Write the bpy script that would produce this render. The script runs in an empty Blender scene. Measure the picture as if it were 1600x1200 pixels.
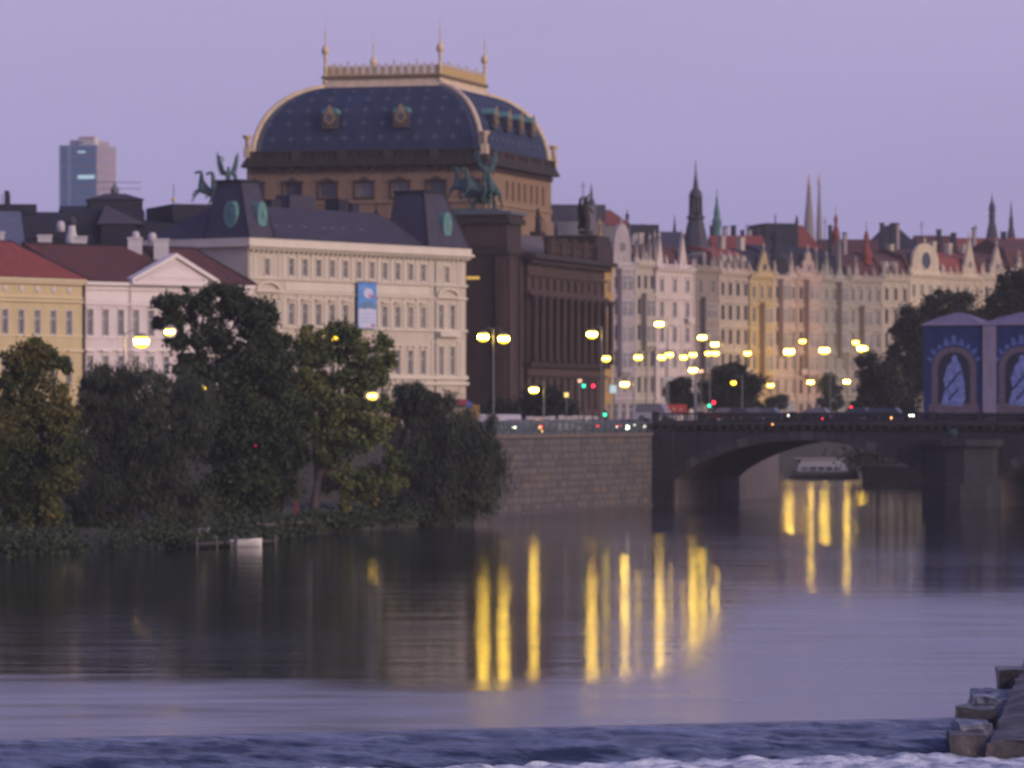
import bpy, math, random
import numpy as np
from mathutils import Vector
random.seed(7)
rng = np.random.default_rng(7)
sc = bpy.context.scene
COL = sc.collection
PI = math.pi

# ---------------------------------------------------------------- camera, sky, sun, exposure
F, HZ, CH = 7000.0, 640.0, 10.5            # focal length and horizon row in photograph pixels, eye height above the river
cam_d = bpy.data.cameras.new('camera')
cam = bpy.data.objects.new('camera', cam_d); COL.objects.link(cam)
cam.location = (0, 0, CH); cam.rotation_euler = (PI / 2, 0, 0)
cam_d.sensor_width = 36; cam_d.lens = F / 1600 * 36
cam_d.shift_y = (HZ - 600) / 1600
cam_d.clip_start = 1; cam_d.clip_end = 20000
cam_d.dof.use_dof = True
cam_d.dof.focus_distance = 62
cam_d.dof.aperture_fstop = 2.9
sc.camera = cam

world = bpy.data.worlds.new('World'); sc.world = world; world.use_nodes = True
wn = world.node_tree; wn.nodes.clear()
def wnode(t, **k):
    n = wn.nodes.new(t)
    for a, b in k.items(): setattr(n, a, b)
    return n
w_out = wnode('ShaderNodeOutputWorld'); w_bg = wnode('ShaderNodeBackground')
w_tc = wnode('ShaderNodeTexCoord'); w_sep = wnode('ShaderNodeSeparateXYZ')
w_mr = wnode('ShaderNodeMapRange'); w_mr.inputs['From Min'].default_value = 0.0; w_mr.inputs['From Max'].default_value = 1.0
w_rp = wnode('ShaderNodeValToRGB'); cr = w_rp.color_ramp
cr.elements[0].position = 0.0; cr.elements[0].color = (0.310, 0.292, 0.540, 1)
cr.elements[1].position = 0.10; cr.elements[1].color = (0.405, 0.350, 0.585, 1)
for p, c in ((0.045, (0.345, 0.310, 0.560, 1)), (0.25, (0.32, 0.30, 0.56, 1)), (0.6, (0.17, 0.185, 0.42, 1)), (1.0, (0.11, 0.13, 0.34, 1))):
    e = cr.elements.new(p); e.color = c
w_sky = wnode('ShaderNodeTexSky', sky_type='NISHITA', sun_disc=False)
w_sky.sun_elevation = math.radians(4); w_sky.sun_rotation = math.radians(125); w_sky.air_density = 1.2; w_sky.dust_density = 1.5
w_m1 = wnode('ShaderNodeVectorMath', operation='SCALE'); w_m1.inputs['Scale'].default_value = 0.003
w_add = wnode('ShaderNodeVectorMath', operation='ADD')
w_ns = wnode('ShaderNodeTexNoise'); w_ns.inputs['Scale'].default_value = 2.2; w_ns.inputs['Detail'].default_value = 6
w_nm = wnode('ShaderNodeMapRange'); w_nm.inputs['From Min'].default_value = .25; w_nm.inputs['From Max'].default_value = .75; w_nm.inputs['To Min'].default_value = 0.955; w_nm.inputs['To Max'].default_value = 1.045
w_m2 = wnode('ShaderNodeVectorMath', operation='SCALE')
L = wn.links.new
L(w_tc.outputs['Generated'], w_sep.inputs[0]); L(w_sep.outputs['Z'], w_mr.inputs['Value']); L(w_mr.outputs[0], w_rp.inputs[0])
L(w_sky.outputs[0], w_m1.inputs[0]); L(w_rp.outputs[0], w_add.inputs[0]); L(w_m1.outputs[0], w_add.inputs[1])
w_mp = wnode('ShaderNodeMapping'); w_mp.inputs['Scale'].default_value = (2.5, 2.5, 16); w_mp.inputs['Rotation'].default_value = (0, 0.05, 0); L(w_tc.outputs['Generated'], w_mp.inputs[0]); L(w_mp.outputs[0], w_ns.inputs['Vector']); L(w_ns.outputs[0], w_nm.inputs['Value'])
L(w_add.outputs[0], w_m2.inputs[0]); L(w_nm.outputs[0], w_m2.inputs['Scale'])
L(w_m2.outputs[0], w_bg.inputs['Color']); w_bg.inputs['Strength'].default_value = 1.0
L(w_bg.outputs[0], w_out.inputs[0])

sun_d = bpy.data.lights.new('afterglow', 'SUN'); sun = bpy.data.objects.new('afterglow', sun_d); COL.objects.link(sun)
sun_d.energy = 2.2; sun_d.angle = math.radians(36); sun_d.color = (1.0, 0.79, 0.62)
sun.rotation_euler = Vector((-0.80, 0.55, -0.30)).to_track_quat('-Z', 'Y').to_euler()

sc.view_settings.view_transform = 'Standard'; sc.view_settings.look = 'None'
sc.view_settings.exposure = 0.17; sc.view_settings.gamma = 1; sc.view_settings.use_curve_mapping = False
sc.render.engine = 'CYCLES'
try:
    sc.cycles.max_bounces = 6; sc.cycles.diffuse_bounces = 2; sc.cycles.glossy_bounces = 3; sc.cycles.volume_bounces = 0
    sc.cycles.use_denoising = True; sc.cycles.use_adaptive_sampling = False; sc.cycles.sample_clamp_indirect = 6; sc.cycles.caustics_reflective = False
except Exception: pass

# ---------------------------------------------------------------- helpers
def X(px, Y): return (px - 800) / F * Y
def P(px, py, Y): return Vector((X(px, Y), Y, CH + (HZ - py) * Y / F))
def Dw(row, z=0.0): return F * (CH - z) / (row - HZ)
RDZ = 8.0                                    # level of the quay road

class Fr:
    """vertical facade plane: A is its left end in view, d runs along it, n runs away from the viewer"""
    def __init__(s, A, B, base=RDZ):
        s.A = Vector(A); d = Vector(B) - s.A; s.len = d.length; s.d = d.normalized(); s.n = Vector((-s.d.y, s.d.x)); s.base = base
        s.ang = math.atan2(s.d.y, s.d.x)
    def s(s_, px, v=0.0):
        A = s_.A + s_.n * v; k = (px - 800) / F
        return (k * A.y - A.x) / (s_.d.x - k * s_.d.y)
    def sz(s_, px, py, v=0.0):
        q = s_.s(px, v); Y = (s_.A + s_.n * v + s_.d * q).y
        return q, CH + (HZ - py) * Y / F - s_.base
    def z(s_, px, py, v=0.0): return s_.sz(px, py, v)[1]
    def w(s_, q, v=0.0, z=0.0):
        p = s_.A + s_.d * q + s_.n * v
        return Vector((p.x, p.y, z + s_.base))

def link(name, me, parent=None, mat=None):
    o = bpy.data.objects.new(name, me); COL.objects.link(o)
    if mat is not None and me is not None and len(me.materials) == 0: me.materials.append(mat)
    if parent is not None: o.parent = parent
    return o
def tag(o, label=None, cat=None, group=None, kind=None):
    if label: o['label'] = label
    if cat: o['category'] = cat
    if group: o['group'] = group
    if kind: o['kind'] = kind
    return o
def empty(name, loc, rz, label, cat, group=None):
    o = bpy.data.objects.new(name, None); COL.objects.link(o); o.location = loc; o.rotation_euler = (0, 0, rz)
    o.empty_display_size = 0.5
    return tag(o, label, cat, group)

class MB:
    def __init__(s): s.v = []; s.f = []; s.sm = []
    def add(s, vs, fs, smooth=False):
        b = len(s.v); s.v += [tuple(v) for v in vs]; s.f += [tuple(b + i for i in f) for f in fs]; s.sm += [smooth] * len(fs); return s
    def box(s, x0, x1, y0, y1, z0, z1):
        return s.add([(x0,y0,z0),(x1,y0,z0),(x1,y1,z0),(x0,y1,z0),(x0,y0,z1),(x1,y0,z1),(x1,y1,z1),(x0,y1,z1)],
                     [(0,3,2,1),(4,5,6,7),(0,1,5,4),(1,2,6,5),(2,3,7,6),(3,0,4,7)])
    def frus(s, x0, x1, y0, y1, z0, X0, X1, Y0, Y1, z1):
        return s.add([(x0,y0,z0),(x1,y0,z0),(x1,y1,z0),(x0,y1,z0),(X0,Y0,z1),(X1,Y0,z1),(X1,Y1,z1),(X0,Y1,z1)],
                     [(0,3,2,1),(4,5,6,7),(0,1,5,4),(1,2,6,5),(2,3,7,6),(3,0,4,7)])
    def xprism(s, pts, x0, x1):                 # pts (y,z) extruded along x
        n = len(pts)
        vs = [(x0, y, z) for y, z in pts] + [(x1, y, z) for y, z in pts]
        fs = [(i, (i + 1) % n, n + (i + 1) % n, n + i) for i in range(n)] + [tuple(range(n - 1, -1, -1)), tuple(range(n, 2 * n))]
        return s.add(vs, fs)
    def yprism(s, pts, y0, y1):                 # pts (x,z) extruded along y
        n = len(pts)
        vs = [(x, y0, z) for x, z in pts] + [(x, y1, z) for x, z in pts]
        fs = [(i, n + i, n + (i + 1) % n, (i + 1) % n) for i in range(n)] + [tuple(range(n)), tuple(range(2 * n - 1, n - 1, -1))]
        return s.add(vs, fs)
    def zprism(s, pts, z0, z1):
        n = len(pts)
        vs = [(x, y, z0) for x, y in pts] + [(x, y, z1) for x, y in pts]
        fs = [(i, (i + 1) % n, n + (i + 1) % n, n + i) for i in range(n)] + [tuple(range(n - 1, -1, -1)), tuple(range(n, 2 * n))]
        return s.add(vs, fs)
    def lathe(s, prof, x=0, y=0, z=0, seg=12, rot=0.0, sx=1, sy=1, smooth=True):
        n = len(prof); vs = []
        for r, h in prof:
            for k in range(seg):
                a = rot + 2 * PI * k / seg
                vs.append((x + r * sx * math.cos(a), y + r * sy * math.sin(a), z + h))
        fs = [(i * seg + k, i * seg + (k + 1) % seg, (i + 1) * seg + (k + 1) % seg, (i + 1) * seg + k) for i in range(n - 1) for k in range(seg)]
        fs += [tuple(range(seg - 1, -1, -1)), tuple((n - 1) * seg + k for k in range(seg))]
        return s.add(vs, fs, smooth)
    def tube(s, pts, rs, seg=8, smooth=True):
        pts = [Vector(p) for p in pts]
        if not hasattr(rs, '__len__'): rs = [rs] * len(pts)
        vs = []
        for i, p in enumerate(pts):
            t = (pts[min(i + 1, len(pts) - 1)] - pts[max(i - 1, 0)]).normalized()
            u = t.cross(Vector((0.13, 1, 0.07))).normalized(); w = t.cross(u)
            for k in range(seg):
                a = 2 * PI * k / seg; vs.append(p + (u * math.cos(a) + w * math.sin(a)) * rs[i])
        n = len(pts)
        fs = [(i * seg + k, i * seg + (k + 1) % seg, (i + 1) * seg + (k + 1) % seg, (i + 1) * seg + k) for i in range(n - 1) for k in range(seg)]
        fs += [tuple(range(seg - 1, -1, -1)), tuple((n - 1) * seg + k for k in range(seg))]
        return s.add(vs, fs, smooth)
    def mesh(s, name, mat=None):
        me = bpy.data.meshes.new(name); me.from_pydata(s.v, [], s.f)
        me.polygons.foreach_set('use_smooth', s.sm)
        if mat: me.materials.append(mat)
        me.update(); return me
    def build(s, name, mat, parent=None, loc=None):
        o = link(name, s.mesh(name, mat), parent)
        if loc is not None: o.location = loc
        return o

def skin(name, joints, edges, mat, parent=None, loc=(0, 0, 0), rz=0.0, sub=1, scale=1.0):
    """one continuous body grown round a skeleton: joints = {key: (x,y,z,r)}"""
    keys = list(joints); me = bpy.data.meshes.new(name)
    me.from_pydata([tuple(c * scale for c in joints[k][:3]) for k in keys], [(keys.index(a), keys.index(b)) for a, b in edges], [])
    me.materials.append(mat)
    o = link(name, me, parent); o.location = loc; o.rotation_euler = (0, 0, rz)
    m = o.modifiers.new('skin', 'SKIN'); m.use_smooth_shade = True
    sv = me.skin_vertices[0].data
    for i, k in enumerate(keys):
        r = joints[k][3] * scale
        sv[i].radius = (r, r); sv[i].use_root = (i == 0)
    if sub:
        s2 = o.modifiers.new('sub', 'SUBSURF'); s2.levels = sub; s2.render_levels = sub
    return o

# ---------------------------------------------------------------- materials
MC = {}
def mat(name, col, rough=0.8, var=0.18, scale=1.2, metal=0.0, bump=0.15, bscale=None, coord='Object', stain=0.0, spec=None):
    if name in MC: return MC[name]
    m = bpy.data.materials.new(name); m.use_nodes = True; nt = m.node_tree; b = nt.nodes['Principled BSDF']
    tc = nt.nodes.new('ShaderNodeTexCoord'); ns = nt.nodes.new('ShaderNodeTexNoise')
    ns.inputs['Scale'].default_value = scale; ns.inputs['Detail'].default_value = 5; ns.inputs['Roughness'].default_value = 0.6
    nt.links.new(tc.outputs[coord], ns.inputs['Vector'])
    mr = nt.nodes.new('ShaderNodeMapRange'); mr.inputs['From Min'].default_value = 0.25; mr.inputs['From Max'].default_value = 0.75
    mr.inputs['To Min'].default_value = 1 - var; mr.inputs['To Max'].default_value = 1 + var
    nt.links.new(ns.outputs[0], mr.inputs['Value'])
    sc_ = nt.nodes.new('ShaderNodeVectorMath'); sc_.operation = 'SCALE'; sc_.inputs[0].default_value = col[:3]
    nt.links.new(mr.outputs[0], sc_.inputs['Scale'])
    last = sc_.outputs[0]
    if stain:
        mp = nt.nodes.new('ShaderNodeMapping'); mp.inputs['Scale'].default_value = (0.9, 0.9, 0.12)
        n2 = nt.nodes.new('ShaderNodeTexNoise'); n2.inputs['Scale'].default_value = 1.0; n2.inputs['Detail'].default_value = 6
        nt.links.new(tc.outputs[coord], mp.inputs[0]); nt.links.new(mp.outputs[0], n2.inputs['Vector'])
        m2 = nt.nodes.new('ShaderNodeMapRange'); m2.inputs['From Min'].default_value = 0.45; m2.inputs['From Max'].default_value = 0.75
        m2.inputs['To Min'].default_value = 1.0; m2.inputs['To Max'].default_value = 1 - stain
        s3 = nt.nodes.new('ShaderNodeVectorMath'); s3.operation = 'SCALE'
        nt.links.new(n2.outputs[0], m2.inputs['Value']); nt.links.new(last, s3.inputs[0]); nt.links.new(m2.outputs[0], s3.inputs['Scale'])
        last = s3.outputs[0]
    nt.links.new(last, b.inputs['Base Color'])
    b.inputs['Roughness'].default_value = rough; b.inputs['Metallic'].default_value = metal
    if spec is not None: b.inputs['Specular IOR Level'].default_value = spec
    if bump:
        bp = nt.nodes.new('ShaderNodeBump'); bp.inputs['Strength'].default_value = bump; bp.inputs['Distance'].default_value = 0.05
        n3 = nt.nodes.new('ShaderNodeTexNoise'); n3.inputs['Scale'].default_value = bscale or scale * 6; n3.inputs['Detail'].default_value = 3
        nt.links.new(tc.outputs[coord], n3.inputs['Vector']); nt.links.new(n3.outputs[0], bp.inputs['Height']); nt.links.new(bp.outputs[0], b.inputs['Normal'])
    MC[name] = m; return m
def glow(name, col, strength):
    if name in MC: return MC[name]
    m = bpy.data.materials.new(name); m.use_nodes = True; b = m.node_tree.nodes['Principled BSDF']
    b.inputs['Base Color'].default_value = (*[c * 0.5 for c in col], 1); b.inputs['Emission Color'].default_value = (*col, 1); b.inputs['Emission Strength'].default_value = strength
    MC[name] = m; return m
def leafmat(name, cols, patch=0.25):
    """foliage colour: per-leaf variation plus patches of turning leaves"""
    if name in MC: return MC[name]
    m = bpy.data.materials.new(name); m.use_nodes = True; nt = m.node_tree; b = nt.nodes['Principled BSDF']
    geo = nt.nodes.new('ShaderNodeNewGeometry'); tc = nt.nodes.new('ShaderNodeTexCoord')
    ns = nt.nodes.new('ShaderNodeTexNoise'); ns.inputs['Scale'].default_value = patch; ns.inputs['Detail'].default_value = 3
    nt.links.new(tc.outputs['Object'], ns.inputs['Vector'])
    mx = nt.nodes.new('ShaderNodeMath'); mx.operation = 'MULTIPLY_ADD'; mx.inputs[1].default_value = 0.30
    nt.links.new(geo.outputs['Random Per Island'], mx.inputs[0]); 
    mr = nt.nodes.new('ShaderNodeMapRange'); mr.inputs['From Min'].default_value = 0.34; mr.inputs['From Max'].default_value = 0.66; mr.inputs['To Min'].default_value = 0; mr.inputs['To Max'].default_value = 0.74
    nt.links.new(ns.outputs[0], mr.inputs['Value']); nt.links.new(mr.outputs[0], mx.inputs[2])
    rp = nt.nodes.new('ShaderNodeValToRGB'); el = rp.color_ramp.elements
    el[0].color = (*cols[0], 1); el[1].color = (*cols[-1], 1)
    for i, c in enumerate(cols[1:-1]):
        e = el.new((i + 1) / (len(cols) - 1)); e.color = (*c, 1)
    nt.links.new(mx.outputs[0], rp.inputs[0]); nt.links.new(rp.outputs[0], b.inputs['Base Color'])
    b.inputs['Roughness'].default_value = 0.75; b.inputs['Specular IOR Level'].default_value = 0.2
    MC[name] = m; return m

M_glass = mat('window_glass', (0.07, 0.075, 0.095), 0.12, 0.3, 0.7, bump=0.0)
_nt = M_glass.node_tree; _oi = _nt.nodes.new('ShaderNodeObjectInfo'); _rp = _nt.nodes.new('ShaderNodeValToRGB'); _rp.color_ramp.interpolation = 'CONSTANT'
for _e, (_p, _c) in zip((_rp.color_ramp.elements[0], _rp.color_ramp.elements[1], _rp.color_ramp.elements.new(.45), _rp.color_ramp.elements.new(.68)), ((0, (.045, .05, .07, 1)), (.86, (.30, .27, .25, 1)), (.45, (.09, .09, .11, 1)), (.68, (.17, .155, .16, 1)))):
    _e.position = _p; _e.color = _c
_nt.links.new(_oi.outputs['Random'], _rp.inputs[0]); _nt.links.new(_rp.outputs[0], _nt.nodes['Principled BSDF'].inputs['Base Color'])
M_frame = mat('window_frame_paint', (0.60, 0.56, 0.54), 0.6)
M_framed = mat('dark_window_frame', (0.10, 0.08, 0.07), 0.7)
M_slate = mat('slate_roof', (0.060, 0.055, 0.085), 0.8, 0.25, 0.8, bump=0.3, bscale=4, spec=.15)
M_slate2 = mat('dark_slate_roof', (0.030, 0.030, 0.048), 0.8, 0.3, 0.8, bump=0.3, bscale=4, spec=.15)
M_red = mat('red_tile_roof', (0.23, 0.048, 0.038), 0.8, 0.3, 1.0, bump=0.4, bscale=5)
M_redd = mat('old_red_tile_roof', (0.088, 0.028, 0.030), 0.85, 0.3, 0.8, bump=0.4, bscale=5)
M_copper = mat('green_copper', (0.10, 0.24, 0.23), 0.7, 0.35, 1.5)
M_bronze = mat('green_bronze', (0.035, 0.085, 0.09), 0.7, 0.6, 1.6)
M_gold = mat('gilded_metal', (0.62, 0.44, 0.14), 0.45, 0.2, 2.0, metal=0.3)
M_goldpale = mat('pale_gilded_stone', (0.66, 0.50, 0.33), 0.6, 0.2, 1.0)
M_iron = mat('dark_iron', (0.03, 0.03, 0.035), 0.6)
M_metal = mat('grey_painted_metal', (0.16, 0.17, 0.18), 0.5)
M_white = mat('white_plaster', (0.66, 0.60, 0.58), 0.8, 0.08, 0.6, stain=0.10)
M_glow = glow('sodium_lamp', (1.0, 0.62, 0.075), 80.0)
M_glow3 = glow('weaker_sodium_lamp', (1.0, 0.62, 0.09), 18.0)
M_glowy = glow('yellow_lamp_halo', (1.0, 0.70, 0.03), 2.4)  # glowing yellow caps stand in for the bloom round the lamp core
M_glow2 = glow('amber_dim_lamp', (1.0, 0.55, 0.05), 6.0)
M_red_l = glow('red_light', (1.0, 0.02, 0.06), 4.0)
M_grn_l = glow('green_light', (0.05, 1.0, 0.55), 2.2)
M_wht_l = glow('white_headlight', (0.95, 1.0, 0.75), 9.0)
M_org_l = glow('orange_light', (1.0, 0.45, 0.12), 5.0)
M_warmwin = glow('lit_window', (1.0, 0.62, 0.18), 0.8)
# ---------------------------------------------------------------- water, weir, ground, quay
def water_material():
    m = bpy.data.materials.new('river_water'); m.use_nodes = True; nt = m.node_tree; b = nt.nodes['Principled BSDF']
    N = nt.nodes.new; K = nt.links.new
    geo = N('ShaderNodeNewGeometry'); sp = N('ShaderNodeSeparateXYZ'); K(geo.outputs['Position'], sp.inputs[0])
    mx = N('ShaderNodeMapRange'); mx.interpolation_type = 'SMOOTHSTEP'
    for k, v in (('From Min', 5), ('From Max', 15), ('To Min', 176), ('To Max', 240)): mx.inputs[k].default_value = v
    K(sp.outputs['X'], mx.inputs['Value'])
    sub = N('ShaderNodeMath'); sub.operation = 'SUBTRACT'; K(mx.outputs[0], sub.inputs[0]); K(sp.outputs['Y'], sub.inputs[1])
    mpn = N('ShaderNodeMapping'); mpn.inputs['Scale'].default_value = (0.10, 0.05, 1)
    n1 = N('ShaderNodeTexNoise'); n1.inputs['Scale'].default_value = 1.0; n1.inputs['Detail'].default_value = 4
    K(geo.outputs['Position'], mpn.inputs[0]); K(mpn.outputs[0], n1.inputs['Vector'])
    ma = N('ShaderNodeMath'); ma.operation = 'MULTIPLY_ADD'; ma.inputs[1].default_value = 26; K(n1.outputs[0], ma.inputs[0]); K(sub.outputs[0], ma.inputs[2])
    mk = N('ShaderNodeMapRange'); mk.interpolation_type = 'SMOOTHSTEP'
    for k, v in (('From Min', 10), ('From Max', 22), ('To Min', 0), ('To Max', 1)): mk.inputs[k].default_value = v
    mlo = N('ShaderNodeMapRange')
    for k, v in (('From Min', 4), ('From Max', 14), ('To Min', 9), ('To Max', -26)): mlo.inputs[k].default_value = v
    K(sp.outputs['X'], mlo.inputs['Value']); K(mlo.outputs[0], mk.inputs['From Min'])
    K(ma.outputs[0], mk.inputs['Value'])
    # wind streaks further up the river
    mp2 = N('ShaderNodeMapping'); mp2.inputs['Scale'].default_value = (0.022, 0.018, 1)
    n2 = N('ShaderNodeTexNoise'); n2.inputs['Scale'].default_value = 1.0; n2.inputs['Detail'].default_value = 5
    K(geo.outputs['Position'], mp2.inputs[0]); K(mp2.outputs[0], n2.inputs['Vector'])
    rr = N('ShaderNodeMapRange')
    for k, v in (('From Min', 0.42), ('From Max', 0.68), ('To Min', 0.07), ('To Max', 0.12)): rr.inputs[k].default_value = v
    K(n2.outputs[0], rr.inputs['Value'])
    mixr = N('ShaderNodeMix'); mixr.data_type = 'FLOAT'; K(mk.outputs[0], mixr.inputs[0]); K(rr.outputs[0], mixr.inputs[2]); mpq = N('ShaderNodeMapping'); mpq.inputs['Scale'].default_value = (0.12, 0.35, 1); nq = N('ShaderNodeTexNoise'); nq.inputs['Detail'].default_value = 5; nq.inputs['Scale'].default_value = 1.0; K(geo.outputs['Position'], mpq.inputs[0]); K(mpq.outputs[0], nq.inputs['Vector']); rq = N('ShaderNodeMapRange'); rq.inputs['From Min'].default_value = .3; rq.inputs['From Max'].default_value = .7; rq.inputs['To Min'].default_value = .17; rq.inputs['To Max'].default_value = .28; K(nq.outputs[0], rq.inputs['Value']); K(rq.outputs[0], mixr.inputs[3])
    K(mixr.outputs[0], b.inputs['Roughness'])
    b.inputs['Base Color'].default_value = (0.012, 0.015, 0.022, 1); mi = N('ShaderNodeMix'); mi.data_type = 'FLOAT'; K(mk.outputs[0], mi.inputs[0]); mi.inputs[2].default_value = 1.45; mi.inputs[3].default_value = 7.0; K(mi.outputs[0], b.inputs['IOR'])
    # ripples
    mp3 = N('ShaderNodeMapping'); mp3.inputs['Scale'].default_value = (0.05, 0.19, 1)
    n3 = N('ShaderNodeTexNoise'); n3.inputs['Scale'].default_value = 1.0; n3.inputs['Detail'].default_value = 6; n3.inputs['Roughness'].default_value = .62
    K(geo.outputs['Position'], mp3.inputs[0]); K(mp3.outputs[0], n3.inputs['Vector'])
    bp = N('ShaderNodeBump'); bp.inputs['Distance'].default_value = 0.12; bp.inputs['Strength'].default_value = 0.65
    K(n3.outputs[0], bp.inputs['Height']); K(bp.outputs[0], b.inputs['Normal'])
    return m
M_water = water_material()
CR0, CR1 = Vector((X(0, 142.7), 142.7)), Vector((X(1500, 153.0), 153.0))   # crest of the weir
cd = (CR1 - CR0).normalized(); cn = Vector((cd.y, -cd.x))                 # cn points to the viewer
cL = CR0 - cd * 60; cR = CR1 + cd * 60
w = MB(); w.add([(cL.x, cL.y, 0), (cR.x, cR.y, 0), (1500, 160, 0), (1500, 2400, 0), (-900, 2400, 0), (-900, 143, 0)], [(0, 1, 2, 3, 4, 5)])
tag(w.build('river_water', M_water), 'calm river above the weir mirroring lamps and trees', kind='structure')

def rapids_mat(name, dark, light, lo, hi, sc3, rough=0.25):
    m = bpy.data.materials.new(name); m.use_nodes = True; nt = m.node_tree; b = nt.nodes['Principled BSDF']
    N = nt.nodes.new; K = nt.links.new
    geo = N('ShaderNodeNewGeometry'); mp = N('ShaderNodeMapping'); mp.inputs['Scale'].default_value = sc3; mp.inputs['Rotation'].default_value = (0, 0, -0.3)
    n = N('ShaderNodeTexNoise'); n.inputs['Scale'].default_value = 1; n.inputs['Detail'].default_value = 7; n.inputs['Roughness'].default_value = 0.65
    K(geo.outputs['Position'], mp.inputs[0]); K(mp.outputs[0], n.inputs['Vector'])
    r = N('ShaderNodeValToRGB'); r.color_ramp.elements[0].position = lo; r.color_ramp.elements[1].position = hi
    r.color_ramp.elements[0].color = (*dark, 1); r.color_ramp.elements[1].color = (*light, 1)
    K(n.outputs[0], r.inputs[0]); K(r.outputs[0], b.inputs['Base Color'])
    b.inputs['Roughness'].default_value = rough
    bp = N('ShaderNodeBump'); bp.inputs['Distance'].default_value = 0.25; bp.inputs['Strength'].default_value = 0.7
    K(n.outputs[0], bp.inputs['Height']); K(bp.outputs[0], b.inputs['Normal'])
    return m
M_rapid = rapids_mat('weir_water', (0.012, 0.022, 0.058), (0.26, 0.31, 0.50), 0.42, 0.78, (0.24, 1.7, 2.4), 0.22)
M_foam = rapids_mat('weir_foam', (0.20, 0.23, 0.34), (0.80, 0.82, 0.88), 0.36, 0.58, (1.1, 1.6, 1.5), 0.6)
from mathutils import noise as mn
def grid_strip(na, nb, a0, a1, b0, b1, zf, jit):
    vs, fs = [], []
    for i in range(na + 1):
        for j in range(nb + 1):
            a = a0 + (a1 - a0) * i / na; b = b0 + (b1 - b0) * j / nb
            p = CR0 + cd * a + cn * b
            z = zf(b)
            z += jit(b) * mn.fractal(Vector((a * 0.8, b * 1.5, 3.3)), 0.8, 2.0, 4)
            vs.append((p.x, p.y, z))
    for i in range(na):
        for j in range(nb):
            k = i * (nb + 1) + j; fs.append((k, k + nb + 1, k + nb + 2, k + 1))
    return vs, fs
def weir_z(b): 
    t = min(max(b / 4.0, 0), 1); u = min(max((b - 3.7) / 1.1, 0), 1); return -0.40 * (t * t * (3 - 2 * t)) - 0.58 * (u * u * (3 - 2 * u)) + 0.002
m1 = MB(); v_, f_ = grid_strip(320, 26, -8, 46, 0, 5.6, weir_z, lambda b: 0.10 * min(b / 1.2, 1)); m1.add(v_, f_, True)
tag(m1.build('weir_water', M_rapid), 'dark blue water sliding over the long weir', kind='structure')
m1 = MB(); v_, f_ = grid_strip(360, 30, -8, 46, 5.2, 11.5, lambda b: -0.80 - 0.03 * (b - 5), lambda b: 0.20 if b < 8.5 else 0.12); m1.add(v_, f_, True)
tag(m1.build('weir_foam', M_foam), 'white foam churning at the foot of the weir', 'foam', kind='stuff')
w = MB(); lo = CR0 + cn * 5; hi = CR1 + cn * 5; w.add([(-900, -200, -1.25), (900, -200, -1.25), (900, 160, -1.25), (hi.x + 20, hi.y, -1.25), (lo.x - 20, lo.y, -1.25), (-900, 130, -1.25)], [(0, 1, 2, 3, 4, 5)])
tag(w.build('lower_river_water', M_rapid), 'broken dark water below the weir', kind='structure')

M_dqs = mat('dark_quay_stone', (0.035, 0.032, 0.040), 0.8, 0.3, 0.5, bump=0.4)  # darker stone for quay walls behind the trees and beyond the bridge
M_paving = mat('quay_paving', (0.12, 0.11, 0.11), 0.9, 0.2, 0.3)
M_earth = mat('bank_earth', (0.045, 0.045, 0.035), 0.95, 0.4, 0.5, bump=0.6)
M_stone = mat('quay_granite', (0.125, 0.107, 0.113), 0.85, 0.22, 0.9, bump=0.5, stain=0.35)
M_stone_b = mat('quay_granite_dark', (0.096, 0.084, 0.092), 0.85, 0.22, 0.9, bump=0.5, stain=0.35)
M_stone_c = mat('quay_granite_warm', (0.15, 0.115, 0.105), 0.85, 0.22, 0.9, bump=0.5, stain=0.3)
Q = [(-900, 395), (-70, 400), (-35, 408), (-3.7, 437), (15.4, 490), (32, 537), (34, 700), (36, 809), (124.5, 932), (420, 1340), (1500, 1500)]
w = MB(); w.add([(x, y, RDZ) for x, y in Q] + [(6000, 9000, RDZ), (-6000, 9000, RDZ), (-6000, 395, RDZ)], [tuple(range(len(Q) + 3))])
tag(w.build('ground', M_paving), 'paved embankment level behind the quay walls', kind='structure')

# quay walls: the visible stretch gets its stones one by one
def plain_quay(A, B, label, thick=1.2, matl=M_stone_b, top=RDZ):
    fr = Fr(A, B, 0); e = empty('quay_wall', fr.w(0), fr.ang, label, 'quay wall'); e['kind'] = 'structure'
    Ln = fr.len
    m = MB().box(0, Ln, 0, thick, -1.6, top - 0.35); m.build('wall_face', matl, e)
    m = MB(); k = 0
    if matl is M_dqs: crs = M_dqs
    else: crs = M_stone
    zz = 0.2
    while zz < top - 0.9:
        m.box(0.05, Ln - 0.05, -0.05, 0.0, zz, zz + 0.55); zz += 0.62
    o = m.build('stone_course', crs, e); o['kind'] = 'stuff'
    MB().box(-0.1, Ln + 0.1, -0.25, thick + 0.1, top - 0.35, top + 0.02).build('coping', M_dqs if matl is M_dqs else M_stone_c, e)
    return e
fq = Fr((-3.7, 437), (15.4, 490), 0)
qe = empty('quay_wall', fq.w(0), fq.ang, 'long pale granite quay wall between the trees and the bridge', 'quay wall'); qe['kind'] = 'structure'
MB().box(0, fq.len, 0.04, 1.3, -1.6, 7.62).build('wall_core', M_stone_b, qe)
stones = {}
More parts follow.
